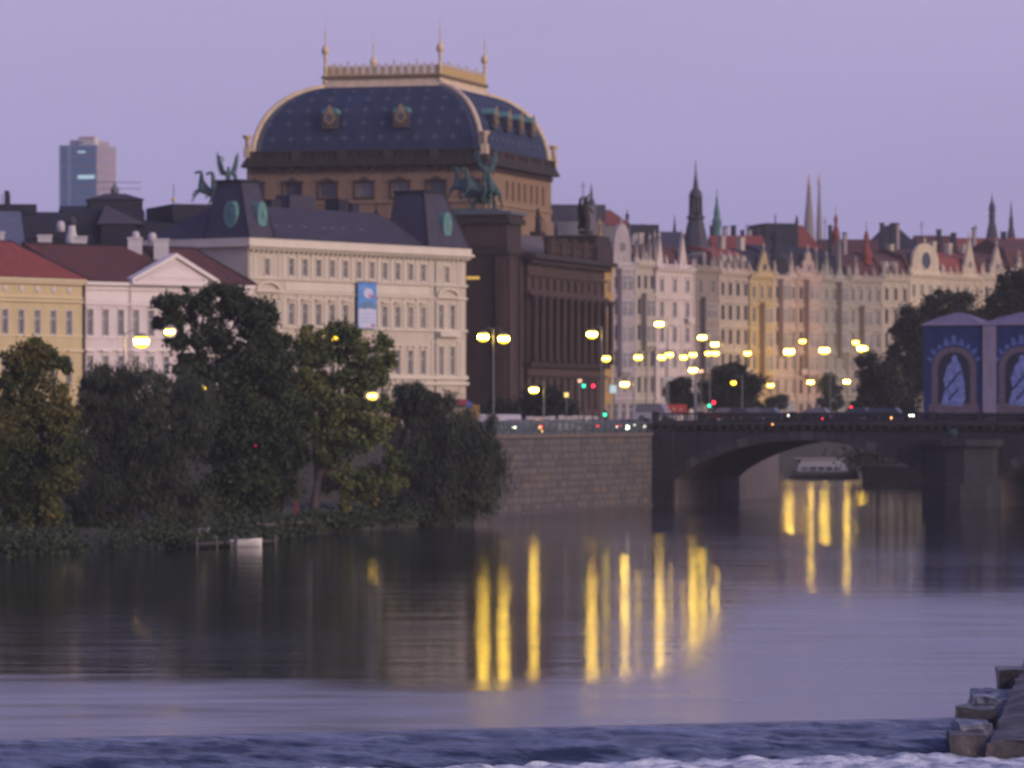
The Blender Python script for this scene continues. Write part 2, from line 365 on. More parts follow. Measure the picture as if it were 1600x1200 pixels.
for vi in range(3):
    for mi, mm in enumerate((M_stone, M_stone_b, M_stone_c, M_stone)):
        d = 0.02 + 0.025 * vi
        b = MB(); b.frus(0.02, 0.98, 0.06, 0.1, 0, 0.02, 0.98, 0.06, 0.1, 0.0)
        b = MB(); x0, x1, z0, z1 = 0.012, 0.988, 0.03, 0.97
        b.add([(x0,0.06,z0),(x1,0.06,z0),(x1,0.06,z1),(x0,0.06,z1),(x0+.02,-d,z0+.05),(x1-.02,-d,z0+.05),(x1-.02,-d,z1-.05),(x0+.02,-d,z1-.05)],
              [(4,5,6,7),(0,1,5,4),(1,2,6,5),(2,3,7,6),(3,0,4,7)])
        stones[(vi, mi)] = b.mesh('stone', mm)
nrow = 10; ch = 7.3 / nrow; cnt = 0
for r in range(nrow):
    x = -1.2 * (r % 2)
    while x < fq.len - 0.2:
        wd = random.choice((1.7, 2.0, 2.4)); a = max(x, 0.02); bx = min(x + wd, fq.len - 0.02)
        if bx - a > 0.4 and cnt < 296:
            o = link('stone', stones[(random.randrange(3), random.choices(range(4), (4, 3, 1.6, 2))[0])], qe); cnt += 1
            o.location = (a, 0.0, 0.25 + r * ch); o.scale = (bx - a, 1, ch)
        x += wd
MB().box(-0.1, fq.len, -0.22, 1.4, -0.4, 0.24).build('footing', M_stone_b, qe)
MB().box(-0.1, fq.len, -0.25, 1.4, 7.62, 8.02).build('coping', M_stone_c, qe)
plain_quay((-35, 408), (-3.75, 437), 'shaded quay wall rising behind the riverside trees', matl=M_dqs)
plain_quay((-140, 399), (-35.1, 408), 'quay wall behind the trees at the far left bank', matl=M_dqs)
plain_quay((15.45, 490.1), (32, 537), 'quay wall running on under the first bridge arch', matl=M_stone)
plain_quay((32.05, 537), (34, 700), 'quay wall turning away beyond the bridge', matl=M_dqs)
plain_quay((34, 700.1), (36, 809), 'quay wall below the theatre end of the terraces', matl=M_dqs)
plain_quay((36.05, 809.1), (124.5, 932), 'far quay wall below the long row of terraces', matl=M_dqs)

# railing on the quay
M_rail = mat('blue_grey_railing', (0.115, 0.15, 0.165), 0.6, 0.2)
re = empty('quay_railing', fq.w(0, 0.55, 8.02), fq.ang, 'blue grey iron railing along the top of the quay wall', 'railing')
MB().box(0, fq.len, -0.05, 0.05, 1.02, 1.12).build('top_rail', M_rail, re)
MB().box(0, fq.len, -0.03, 0.03, 0.12, 0.18).build('bottom_rail', M_rail, re)
pm = MB().box(-0.1, 0.1, -0.1, 0.1, 0, 1.2).frus(-0.14, 0.14, -0.14, 0.14, 1.2, -0.03, 0.03, -0.03, 0.03, 1.36).mesh('post', M_rail)
bm_ = MB().lathe([(0.02, 0.18), (0.035, 0.4), (0.05, 0.6), (0.03, 0.85), (0.02, 1.02)], seg=6).mesh('baluster', M_rail)
n = 28
for i in range(n + 1):
    o = link('post', pm, re); o.location = (fq.len * i / n, 0, 0)
for i in range(n):
    for j in range(1, 5):
        o = link('baluster', bm_, re); o.location = (fq.len * (i + j / 5) / n, 0, 0)
e2 = Fr((-35, 408), (-3.75, 437), 0)
re2 = empty('quay_railing', e2.w(0, 0.55, 8.02), e2.ang, 'iron railing on the quay behind the riverside trees', 'railing')
MB().box(0, e2.len, -0.05, 0.05, 1.02, 1.12).build('top_rail', M_rail, re2)
for i in range(22):
    o = link('post', pm, re2); o.location = (e2.len * i / 21, 0, 0)

# low bank on the left with its landing
shore = [(-110, 285), (-60, 300), (-36.6, 321), (-25, 342), (-18, 367), (-8.5, 397), (-4.6, 425), (-3.9, 436.5)]
inner = [(-140, 399.5), (-60, 402), (-35, 407.5), (-15, 426), (-3.9, 436.7)]
bk = MB(); ns_, rows = 60, 8
def lerp_path(path, t):
    t *= len(path) - 1; i = min(int(t), len(path) - 2); u = t - i
    return Vector(path[i]) * (1 - u) + Vector(path[i + 1]) * u
vs, fs = [], []
for i in range(ns_ + 1):
    a = lerp_path(shore, i / ns_); b = lerp_path(inner, i / ns_)
    for j in range(rows + 1):
        u = j / rows; p = a.lerp(b, u)
        z = -0.5 + 1.5 * min(u / 0.15, 1) + 0.9 * u + 0.25 * mn.noise(Vector((p.x * 0.2, p.y * 0.2, 0)))
        vs.append((p.x, p.y, z if j else -1.0))
for i in range(ns_):
    for j in range(rows):
        k = i * (rows + 1) + j; fs.append((k, k + rows + 1, k + rows + 2, k + 1))
bk.add(vs, fs, True)
tag(bk.build('river_bank', M_earth), 'low dark earth bank under the riverside trees', kind='structure')
# island beyond the bridge
isl = [(50, 640), (58, 610), (110, 600), (220, 640), (240, 780), (140, 800), (80, 760), (56, 700)]
b = MB(); b.zprism(isl, -1.0, 2.6)
tag(b.build('island_ground', M_earth), 'low wooded island behind the bridge', kind='structure')

# ---------------------------------------------------------------- stone pier beside the weir
M_wet = mat('wet_stone', (0.040, 0.036, 0.036), 0.35, 0.4, 1.5, bump=0.8, bscale=4)
M_wet2 = mat('wet_stone_brown', (0.070, 0.058, 0.056), 0.45, 0.4, 1.5, bump=0.8, bscale=4, stain=0.4)
M_spill = rapids_mat('spilling_water', (0.06, 0.07, 0.12), (0.42, 0.44, 0.55), 0.45, 0.75, (2, 2, 1), 0.3)
M_spill = rapids_mat('spilling_water', (0.06, 0.07, 0.12), (0.42, 0.44, 0.55), 0.45, 0.75, (2, 2, 1), 0.3)
we = empty('weir_pier', (X(1520, 148), 148, -1.4), -0.05, 'stepped wet stone pier at the right end of the weir', 'stone pier')
def rough_block(x0, x1, y0, y1, z0, z1, name, mt, amp=0.10, top=None, n=9):
    vs, fs = [], []; b = MB()
    def face(o, u, v, nu, nv):
        base = len(b.v); vv = []; ff = []
        for i in range(nu + 1):
            for j in range(nv + 1):
                p = Vector(o) + Vector(u) * i / nu + Vector(v) * j / nv
                q = p * 1.3 + Vector((x0, y0, 0)); p = p + Vector((mn.noise(q), mn.noise(q + Vector((9, 0, 0))), mn.noise(q + Vector((0, 9, 0))))) * amp
                vv.append(p)
        for i in range(nu):
            for j in range(nv):
                k = i * (nv + 1) + j; ff.append((k, k + nv + 1, k + nv + 2, k + 1))
        b.add(vv, ff)
    dx, dy, dz = x1 - x0, y1 - y0, z1 - z0
    face((x0, y0, z0), (dx, 0, 0), (0, 0, dz), n, n); face((x1, y0, z0), (0, dy, 0), (0, 0, dz), n, n)
    face((x1, y1, z0), (-dx, 0, 0), (0, 0, dz), n, n); face((x0, y1, z0), (0, -dy, 0), (0, 0, dz), n, n)
    face((x0, y0, z1), (dx, 0, 0), (0, dy, 0), n, n)
    return b.build(name, mt, we)
# local metres from the pier's own corner
rough_block(-0.80, 0.35, -1.2, 1.0, 0, 1.22, 'step_block', M_wet2, 0.11)
rough_block(-0.30, 0.95, 3.4, 5.4, 0, 1.80, 'step_block', M_wet, 0.10)
rough_block(1.45, 4.8, 9.5, 12.0, 0, 2.75, 'step_block', M_wet, 0.10)
rough_block(0.6, 4.5, 5.5, 9.3, 0, 1.6, 'step_block', M_wet, 0.10)
rough_block(-0.45, 0.7, 0.9, 3.5, 0.6, 1.42, 'spilling_water', M_spill, 0.2, n=14)
rough_block(0.35, 1.9, 5.3, 9.6, 1.2, 2.08, 'spilling_water', M_spill, 0.22, n=14)
sw = MB()   # side wall climbing away from the water
prof = [(-1.4, 1.0), (1.5, 1.25), (4.5, 1.9), (8.0, 2.5), (12, 3.0)]
vs, fs = [], []
for i in range(49):
    t = i / 48 * (len(prof) - 1); k = min(int(t), len(prof) - 2); u = t - k
    y = prof[k][0] * (1 - u) + prof[k + 1][0] * u; z = prof[k][1] * (1 - u) + prof[k + 1][1] * u
    xx = 0.36 + max(y + 1.4, 0) * 0.16
    for j, (a, h) in enumerate(((xx, 0), (xx, z * 0.5), (xx + 0.05, z), (xx + 0.6, z + 0.12), (xx + 1.6, z + 0.1), (xx + 3.5, z * 0.9))):
        q = Vector((a, y, h)); q += Vector((mn.noise(q * 1.4), mn.noise(q * 1.4 + Vector((5, 0, 0))), mn.noise(q * 1.4 + Vector((0, 5, 0))))) * 0.14
        vs.append(q)
for i in range(48):
    for j in range(5):
        k = i * 6 + j; fs.append((k, k + 1, k + 7, k + 6))
fs.append((0, 5, 4, 3, 2, 1))
sw.add(vs, fs); sw.build('side_wall', M_wet2, we)
# ---------------------------------------------------------------- the bridge
fb = Fr((15.4, 489.8), (15.4 + 0.94 * 60, 489.8 - 0.34 * 60), 0)
BW = 24.0
M_br = mat('dark_bridge_stone', (0.028, 0.028, 0.040), 0.9, 0.4, 0.7, bump=0.5, stain=0.3)
M_br2 = mat('weathered_bridge_stone', (0.046, 0.042, 0.050), 0.9, 0.35, 0.6, bump=0.5, stain=0.4)
M_br3 = mat('pale_bridge_stone', (0.080, 0.072, 0.082), 0.9, 0.3, 0.6, bump=0.4)
be = empty('stone_bridge', fb.w(0), fb.ang, 'dark granite arch bridge with bracketed parapet crossing the river', 'bridge')
a0, a1 = fb.s(1055), fb.s(1452); b0 = fb.s(1556); b1 = b0 + (a1 - a0)
zsp, zap = 2.8, fb.z(1290, 688)
def arch_z(s, l, r): 
    u = (s - (l + r) / 2) / ((r - l) / 2); return zsp + (zap - zsp) * max(0, 1 - u * u) ** .80
def arch_pts(l, r, n=36):
    return [(l + (r - l) * (0.5 - 0.5 * math.cos(PI * i / n)), arch_z(l + (r - l) * (0.5 - 0.5 * math.cos(PI * i / n)), l, r)) for i in range(n + 1)]
ztop = fb.z(1200, 664)
def spandrel(l, r, xl, xr, y0, y1):
    m = MB(); pts = arch_pts(l, r)
    for yy, flip in ((y0, 0), (y1, 1)):
        up = [(x, yy, z) for x, z in pts]; tp = [(x, yy, ztop) for x, z in pts]
        n_ = len(pts); vs = up + tp
        fs = [(i, i + 1, n_ + i + 1, n_ + i) for i in range(n_ - 1)]
        m.add(vs, [f if not flip else f[::-1] for f in fs])
        if xl < l: m.add([(xl, yy, -1.5), (l, yy, -1.5), (l, yy, ztop), (xl, yy, ztop)], [(0, 1, 2, 3)])
        if xr > r: m.add([(r, yy, -1.5), (xr, yy, -1.5), (xr, yy, ztop), (r, yy, ztop)], [(0, 1, 2, 3)])
        m.add([(l, yy, -1.5), (l, yy, zsp), (l + .01, yy, -1.5)], [(0, 1, 2)])
    return m
spandrel(a0, a1, 0, a1, 0, BW).build('spandrel_wall', M_br, be)
spandrel(b0, b1, b0, b1 + 6, 0, BW).build('spandrel_wall', M_br, be)
for l, r in ((a0, a1), (b0, b1)):
    pts = arch_pts(l, r); m = MB(); n_ = len(pts)
    m.add([(x, 0, z) for x, z in pts] + [(x, BW, z) for x, z in pts], [(i, n_ + i, n_ + i + 1, i + 1) for i in range(n_ - 1)], True)
    m.add([(l, 0, -1.5), (l, BW, -1.5), (l, BW, zsp), (l, 0, zsp)], [(0, 1, 2, 3)]); m.add([(r, 0, -1.5), (r, BW, -1.5), (r, BW, zsp), (r, 0, zsp)], [(3, 2, 1, 0)])
    m.build('vault', mat('vault_stone', (0.105, 0.09, 0.092), 0.9, 0.3, 0.6, bump=0.4, stain=0.4), be)
    # voussoirs
    pts2 = arch_pts(l, r, 30)
    for i in range(30):
        (xa, za), (xb, zb) = pts2[i], pts2[i + 1]
        t = Vector((xb - xa, zb - za)).normalized(); nrm = Vector((-t.y, t.x)) * 0.95
        g = 0.03
        qa = Vector((xa, za)) + t * g; qb = Vector((xb, zb)) - t * g
        d = -0.10 if i % 2 else -0.16
        MB().yprism([tuple(qa), tuple(qb), tuple(qb + nrm), tuple(qa + nrm)][::-1], d, 0.05).build('voussoir', M_br3 if i % 5 == 0 else M_br2, be)
MB().box(0.0, a0 - 0.1, -0.35, 0.0, -1.5, ztop - 0.4).build('abutment', M_br, be); MB().box(a1 + .01, b0 - .01, 0.0, BW, -1.5, ztop - .02).build('pier_core', M_br, be)
pc = (a1 + b0) / 2; pw = (b0 - a1) / 2
pb = MB(); pb.zprism([(a1 - 0.6, 0.0), (a1 - 0.6, -0.8), (a1 + 0.5, -2.6), (pc - 0.8, -4.2), (pc + 0.8, -4.2), (b0 - 0.5, -2.6), (b0 + 0.6, -0.8), (b0 + 0.6, 0.0)], -1.5, 2.6)
pb.build('cutwater', M_br, be)
pb = MB(); pb.zprism([(a1 - 0.3, 0.0), (a1, -1.6), (pc - 1, -3.2), (pc + 1, -3.2), (b0, -1.6), (b0 + 0.3, 0.0)], 2.6, 6.6); pb.build('pier_shaft', M_br, be)
pb = MB(); pb.zprism([(a1 - 0.8, 0.0), (a1 - 0.5, -2.0), (pc - 1.3, -3.7), (pc + 1.3, -3.7), (b0 + 0.5, -2.0), (b0 + 0.8, 0.0)], 6.6, 7.3); pb.build('pier_cap', M_br, be)
MB().box(0, b1 + 6, -0.30, BW + 0.3, ztop, ztop + 0.28).build('cornice', M_br2, be)
MB().box(0, b1 + 6, 0.0, BW, ztop - 0.5, ztop - 0.02).build('deck_slab', M_br, be)
MB().box(-2, b1 + 6, 0.6, BW - 0.6, ztop + 0.28, ztop + 0.40).build('roadway', M_paving, be)
MB().box(0, b1 + 6, -0.16, 0.24, ztop + 0.28, ztop + 0.50).build('parapet_base', M_br, be)
MB().box(0, b1 + 6, -0.20, 0.28, ztop + 1.12, ztop + 1.32).build('parapet_coping', M_br, be)
MB().box(0, b1 + 6, BW - 0.24, BW + 0.16, ztop + 0.28, ztop + 1.32).build('far_parapet', M_br, be)
bal = MB().lathe([(0.10, 0), (0.06, 0.08), (0.11, 0.25), (0.05, 0.45), (0.09, 0.62)], seg=6).mesh('baluster', M_br2)
x = 0.6
ib = 0
while x < b1 + 5 and ib < 150:
    o = link('baluster', bal, be); o.location = (x, 0.04, ztop + 0.50); x += 0.42; ib += 1
ped = MB().box(-0.35, 0.35, -0.24, 0.32, ztop + 0.28, ztop + 1.42).mesh('pedestal', M_br)
x = 0.3
while x < b1 + 5:
    o = link('pedestal', ped, be); o.location = (x, 0, 0); x += 5.2
brk = MB().xprism([(0, 0), (0, 0.75), (-0.36, 0.75), (-0.30, 0.3)], -0.16, 0.16).mesh('bracket', M_br2)
x = 1.0
while x < b1 + 5:
    o = link('bracket', brk, be); o.location = (x, 0, ztop - 0.76); x += 0.95

# wrapped toll pavilions standing on the pier, printed hoardings all round
M_blue = mat('printed_blue_sheet', (0.013, 0.028, 0.135), 0.7, 0.35, 0.5)
M_blue2 = mat('printed_dark_niche', (0.016, 0.018, 0.05), 0.7, 0.3, 0.5)
M_lil = mat('printed_lilac_frame', (0.15, 0.11, 0.14), 0.7, 0.45, 3)
M_fig = mat('printed_pale_blue_figure', (0.19, 0.24, 0.52), 0.7, 0.6, 2.2)
M_fig2 = mat('printed_light_blue', (0.10, 0.16, 0.40), 0.7, 0.4, 1.6)
M_pale = mat('pale_sheet', (0.30, 0.25, 0.34), 0.7, 0.2, 0.8)
M_roofw = mat('pale_canvas_roof', (0.16, 0.14, 0.22), 0.8, 0.15, 0.8)
def ellipse_arch(cx, z0, zs, rx, rz, n=14):
    pts = [(cx - rx, z0), (cx + rx, z0)]
    for i in range(n + 1):
        a = PI * i / n; pts.append((cx + rx * math.cos(a), zs + rz * math.sin(a) ** 0.8 if 0 < i < n else zs))
    return pts
def pavilion(sx0, sx1, v0, v1, label, side=False):
    zb = ztop + 0.9; zt = fb.z(1490, 506) 
    W_, D_ = sx1 - sx0, v1 - v0; H = zt - zb
    e = empty('wrapped_pavilion', fb.w(sx0, v0, ztop + 0.3), fb.ang, label, 'pavilion', 'sheet-wrapped pavilions on the bridge')
    MB().box(0, W_, 0, D_, 0, H + 0.6).build('hoarding', M_blue, e)
    MB().frus(-0.15, W_ + 0.15, -0.15, D_ + 0.15, H + 0.6, W_ * .22, W_ * .78, D_ * .22, D_ * .78, H + 1.35).frus(W_ * .22, W_ * .78, D_ * .22, D_ * .78, H + 1.35, W_ * 0.44, W_ * 0.56, D_ * 0.44, D_ * 0.56, H + 1.85).build('canvas_roof', M_roofw, e)
    MB().box(-0.2, W_ + 0.2, -0.2, D_ + 0.2, H + 0.45, H + 0.6).build('roof_edge', M_pale, e)
    def print_on(parent, fw, front=True):
        cx = fw * 0.53
        def put(pts, name, m_, d):
            b = MB().yprism(pts, -d, -d + 0.012)
            o = b.build(name, m_, parent)
            if not front: o.rotation_euler = (0, 0, -PI / 2); o.location = (0, D_, 0)
            return o
        put(ellipse_arch(cx, 1.7, 5.6, 2.45, 2.5)[:], 'printed_arch_frame', M_lil, 0.02)
        put(ellipse_arch(cx, 2.0, 5.4, 1.75, 2.1), 'printed_niche', M_blue2, 0.035)
        put([(cx - 2.9, 0.5), (cx + 2.9, 0.5), (cx + 2.7, 1.9), (cx - 2.7, 1.9)], 'printed_plinth', M_lil, 0.03)
        fig = [(cx - 1.4, 1.9), (cx + 0.9, 1.7), (cx + 1.25, 2.6), (cx + 1.15, 4.2), (cx + 0.95, 5.2), (cx + 0.75, 6.0), (cx + 0.45, 6.6), (cx + 0.30, 7.1),
               (cx + 0.05, 7.25), (cx - 0.2, 7.0), (cx - 0.25, 6.5), (cx - 0.75, 6.0), (cx - 0.95, 5.2), (cx - 1.15, 4.6), (cx - 0.95, 3.6), (cx - 1.2, 2.8)]
        put(fig, 'printed_figure', M_fig, 0.05)
        for s_, (fx, fz) in ((0, (0.1, 3.2)), (1, (-0.3, 4.3)), (0, (0.35, 5.1))):   # drapery folds
            put([(cx + fx - 0.8, fz - 0.8), (cx + fx - 0.55, fz - 0.85), (cx + fx + 0.5, fz + 0.35), (cx + fx + 0.3, fz + 0.45)], 'printed_fold', M_blue, 0.064)
        for k in range(9):                                     # crest of light scrolls above the arch
            a = PI * (0.12 + 0.76 * k / 8); r1, r2 = 2.85, 3.2 + 0.45 * math.sin(a * 2.9) ** 2
            c, s2 = math.cos(a), math.sin(a)
            put([(cx + c * 2.6 - 0.36 * s2, 5.75 + s2 * 2.55 + 0.25 * c), (cx + c * 2.6 + 0.36 * s2, 5.75 + s2 * 2.55 - 0.25 * c), (cx + c * r2 * .9 + 0.15 * s2, 5.6 + s2 * r2 * 1.02), (cx + c * r2 * .9 - 0.2 * s2, 5.65 + s2 * r2 * 1.02)], 'printed_scroll', M_fig2, 0.045)
    print_on(e, W_)
    if side: 
        MB().box(-0.06, 0.0, 0.05, D_ - 0.05, 0.0, H + 0.45).build('pale_side_sheet', M_pale, e)
        MB().box(-0.02, 1.45, -0.075, -0.02, 0.0, H + 0.45).build('pale_corner_sheet', M_pale, e)
    return e
p0, p1 = fb.s(1443, 0.5), fb.s(1533, 0.5)
pavilion(p0, p1, 0.5, 6.5, 'pavilion wrapped in blue printed sheet with one whole painted niche, left of the pair')
p2 = fb.s(1536, 0.5)
pavilion(p2, p2 + (p1 - p0) + 1.6, 0.45, 6.5, 'pavilion wrapped in blue printed sheet with pale corner strip, right of the pair', side=True)
# small emblem below the pavilion on the pier
MB().lathe([(0.45, 0), (0.5, 0.1), (0.3, 0.16)], seg=12).build('shield', mat('dark_verdigris', (0.03, 0.065, 0.07), .8), be, (fb.s(1490, -3.4), -3.72, 8.0)).rotation_euler = (PI / 2, 0, 0)
# ---------------------------------------------------------------- facades with real openings
WC = {}
def win_mesh(w, h, style, fm, depth):
    key = (round(w, 2), round(h, 2), style, fm.name, depth)
    if key in WC: return WC[key]
    m = MB(); t = min(0.11, w * 0.09); y0, y1 = depth - 0.12, depth - 0.02
    m.box(0, w, y0, y1, 0, t).box(0, w, y0, y1, h - t, h).box(0, t, y0, y1, t, h - t).box(w - t, w, y0, y1, t, h - t)
    if style != 'plain':
        m.box(w / 2 - t * .45, w / 2 + t * .45, y0, y1, t, h - t)
        m.box(t, w / 2 - t * .45, y0 + .01, y1, h * .64, h * .64 + t).box(w / 2 + t * .45, w - t, y0 + .01, y1, h * .64, h * .64 + t)
    g = MB().add([(t * .5, depth - 0.05, t * .5), (w - t * .5, depth - 0.05, t * .5), (w - t * .5, depth - 0.05, h - t * .5), (t * .5, depth - 0.05, h - t * .5)], [(0, 1, 2, 3)])
    WC[key] = (m.mesh('window', fm), g.mesh('pane', M_glass)); return WC[key]
TR = {}
def trim_mesh(w, h, kind, tm):
    key = (round(w, 2), round(h, 2), kind, tm.name)
    if key in TR: return TR[key]
    m = MB(); a = w * 0.16
    m.box(-a, w + a, -0.16, 0.0, -0.22, -0.04)
    m.box(-a, -0.02, -0.07, 0.0, -0.03, h + 0.04).box(w + 0.02, w + a, -0.07, 0.0, -0.03, h + 0.04)
    m.box(-a * 1.2, w + a * 1.2, -0.15, 0.0, h + 0.05, h + 0.22)
    if kind == 'pediment': m.yprism([(-a * 1.5, h + 0.42), (w + a * 1.5, h + 0.42), (w / 2, h + 0.42 + w * .30)], -0.2, 0.0); m.box(-a * 1.5, w + a * 1.5, -0.26, 0, h + 0.30, h + 0.42)
    if kind == 'arch':
        n = 8; pts = [(w / 2 + (w / 2 + a * 1.6) * math.cos(PI * i / n), h + 0.35 + w * .36 * math.sin(PI * i / n)) for i in range(n + 1)]
        inn = [(w / 2 + (w / 2) * math.cos(PI * i / n), h + 0.32 + w * .20 * math.sin(PI * i / n)) for i in range(n, -1, -1)]
        for i in range(n): m.yprism([pts[i], pts[i + 1], inn[n - i - 1], inn[n - i]], -0.3, 0.0)
    if kind == 'hood': m.box(-a * 1.6, w + a * 1.6, -0.38, 0, h + 0.42, h + 0.58)
    TR[key] = m.mesh('surround', tm); return TR[key]

def facade(par, x0, x1, z0, z1, holes, wm, y=0.0, depth=0.32, style='cross', fm=None, tm=None, trim=None, name='wall', lit=0.0, thick=0.4, sidewin=False):
    """wall x0..x1, z0..z1 with openings (x,z,w,h[,trim]); each opening gets a window with its pane"""
    fm = fm or M_frame; tm = tm or wm
    xs = sorted({x0, x1, *[h[0] for h in holes], *[h[0] + h[2] for h in holes]}); zs = sorted({z0, z1, *[h[1] for h in holes], *[h[1] + h[3] for h in holes]})
    m = MB(); idx = {}
    def vi(i, j):
        if (i, j) not in idx: idx[(i, j)] = len(m.v); m.v.append((xs[i], y, zs[j]))
        return idx[(i, j)]
    inh = lambda cx, cz: any(h[0] < cx < h[0] + h[2] and h[1] < cz < h[1] + h[3] for h in holes)
    for j in range(len(zs) - 1):
        for i in range(len(xs) - 1):
            if not inh((xs[i] + xs[i + 1]) / 2, (zs[j] + zs[j + 1]) / 2):
                m.f.append((vi(i, j), vi(i + 1, j), vi(i + 1, j + 1), vi(i, j + 1))); m.sm.append(False)
    for h in holes:
        a, c, b, d = h[0], h[1], h[0] + h[2], h[1] + h[3]; D_ = y + depth
        m.add([(a, y, c), (b, y, c), (b, y, d), (a, y, d), (a, D_, c), (b, D_, c), (b, D_, d), (a, D_, d)], [(0, 4, 5, 1), (1, 5, 6, 2), (2, 6, 7, 3), (3, 7, 4, 0)])
    w = m.build(name, wm, par)
    for h in holes:
        wmesh, gmesh = win_mesh(h[2], h[3], style, fm, depth)
        o = link('window', wmesh, par); o.location = (h[0], y, h[1])
        g = link('pane', gmesh, o)
        if lit and random.random() < lit:
            g = g; gm = gmesh.copy(); gm.materials[0] = M_warmwin; g.data = gm
        k = h[4] if len(h) > 4 else trim
        if k: link('surround', trim_mesh(h[2], h[3], k, tm), o)
    return w

def body(par, L_, D_, H, m, z0=0, name='side_wall', x0=0.0, y0=0.0):
    """the rest of a block behind its facade: sides, back, roof deck"""
    return MB().add([(x0, y0, z0), (x0 + L_, y0, z0), (x0 + L_, y0 + D_, z0), (x0, y0 + D_, z0), (x0, y0, H), (x0 + L_, y0, H), (x0 + L_, y0 + D_, H), (x0, y0 + D_, H)],
                    [(3, 0, 4, 7), (1, 2, 6, 5), (2, 3, 7, 6), (4, 5, 6, 7)]).build(name, m, par)

# ---------------------------------------------------------------- corner palace with slate mansard towers
fs_ = Fr((X(388, 528), 528), (X(728, 565), 565))
M_sl = mat('cream_pink_plaster', (0.54, 0.465, 0.38), 0.85, 0.08, 0.5, stain=0.12)
M_slt = mat('cream_stone_trim', (0.64, 0.565, 0.47), 0.85, 0.08, 0.5)
M_sly = mat('cream_recess_plaster', (0.50, 0.43, 0.36), 0.85, 0.1, 0.5)
pal = empty('corner_palace', fs_.w(0), fs_.ang, 'large cream palace with slate mansard towers and a blue banner', 'palace')
Z = lambda r, v=0.0: fs_.z(600, r, v)
L0 = fs_.len; zc = Z(392)
cxs = [fs_.s(455) + (fs_.s(661) - fs_.s(455)) * i / 10 for i in range(11)]
wb = 1.05
holes = []
def rowh(rt, rb, trim, wid=wb, xs=cxs):
    zb_, zt_ = Z(rb), Z(rt)
    return [(c - wid / 2, zb_, wid, zt_ - zb_, trim) for c in xs]
bayL, bayR = fs_.s(417), fs_.s(698)
holes += rowh(411, 437, 'plain', 1.0) + rowh(479, 512, 'hood', 1.1) + rowh(547, 585, 'arch', 1.1) + rowh(608, 640, 'plain', 1.2)
for c in (bayL, bayR):
    holes += rowh(413, 438, 'plain', 0.95, [c])
    holes += rowh(474, 512, 'plain', 0.95, [c - 1.25, c + 1.25])
    holes += rowh(540, 585, 'plain', 0.95, [c - 1.25, c + 1.25])
    holes += rowh(608, 640, 'plain', 1.3, [c])
facade(pal, 0, L0, 0, zc, holes, M_sl, tm=M_slt, lit=0.0)
body(pal, L0, 16, zc, M_sl)
# horizontal mouldings
def band(par, x0, x1, zt, zb_, proud, m, name='moulding', y=0.0, wrap=None):
    o = MB().box(x0, x1, y - proud, y + 0.0 if wrap is None else wrap, zb_, zt).build(name, m, par); return o
band(pal, -0.5, L0 + 0.5, zc + 0.75, zc, 0.55, M_slt, 'parapet_band', wrap=16.2)
band(pal, -0.75, L0 + 0.75, zc, zc - 0.28, 0.85, M_slt, 'cornice', wrap=16.3)
band(pal, -0.45, L0 + 0.45, zc - 0.28, zc - 0.6, 0.5, M_sl, 'cornice_bed')
brk2 = MB().xprism([(0, 0), (0, 0.55), (-0.62, 0.55), (-0.5, 0.2)], -0.11, 0.11).mesh('bracket', M_slt)
n = 46
for i in range(n):
    o = link('bracket', brk2, pal); o.location = (0.4 + (L0 - 0.8) * i / (n - 1), 0, zc - 1.02)
for (rt, rb, pr) in ((440.5, 443.5, 0.28), (461, 464, 0.22), (512.5, 516, 0.25), (586, 592, 0.3), (596, 601, 0.38)):
    band(pal, -0.06, L0 + pr * .5, Z(rt), Z(rb), pr, M_slt)
band(pal, cxs[0] - 1.2, cxs[-1] + 1.2, Z(446), Z(459), 0.09, M_slt, 'blank_panel')
band(pal, -0.02, L0, Z(602), 0.05, 0.07, mat('ground_floor_render', (0.50, 0.42, 0.40), 0.85, 0.1), 'ground_floor_cladding') if False else None
pil = MB().box(-0.22, 0.22, -0.13, 0, 0, 1).box(-0.28, 0.28, -0.18, 0, 0.94, 1).box(-0.28, 0.28, -0.18, 0, 0, 0.05).mesh('pilaster', M_slt)
def pil_at(x, z0, z1):
    o = link('pilaster', pil, pal); o.location = (x, 0, z0); o.scale = (1, 1, z1 - z0)
for i in range(12):
    xx = cxs[0] - (cxs[1] - cxs[0]) / 2 + i * (cxs[1] - cxs[0])
    pil_at(xx, Z(439.5), Z(405))
    pil_at(xx, Z(511.5), Z(465.5))
for c in (bayL, bayR):
    for dx in (-3.1, -2.45, 2.45, 3.1):
        for (ra, rb) in ((439.5, 405), (511.5, 465.5), (585, 531)): pil_at(c + dx, Z(ra), Z(rb))
    ap = MB(); n = 12
    w2 = 2.3
    pts = [(c + w2 * math.cos(PI * i / n), Z(459) + 1.05 * math.sin(PI * i / n)) for i in range(n + 1)]
    inn = [(c + (w2 - .35) * math.cos(PI * i / n), Z(459) + 0.75 * math.sin(PI * i / n)) for i in range(n + 1)]
    for i in range(n): ap.yprism([pts[i], pts[i + 1], inn[i + 1], inn[i]], -0.4, -0.0)
    ap.box(c - 2.5, c + 2.5, -0.45, 0.0, Z(459) - 0.3, Z(459) - 0.02)
    ap.build('bay_pediment', M_slt, pal)
    MB().box(c - 2.2, c + 2.2, -0.7, -0.0, Z(524), Z(516.5)).build('balcony', M_slt, pal)
band(pal, fs_.s(628), fs_.s(726), Z(646), Z(640), 1.3, mat('red_awning', (0.25, 0.03, 0.04), 0.8), 'awning') if False else None
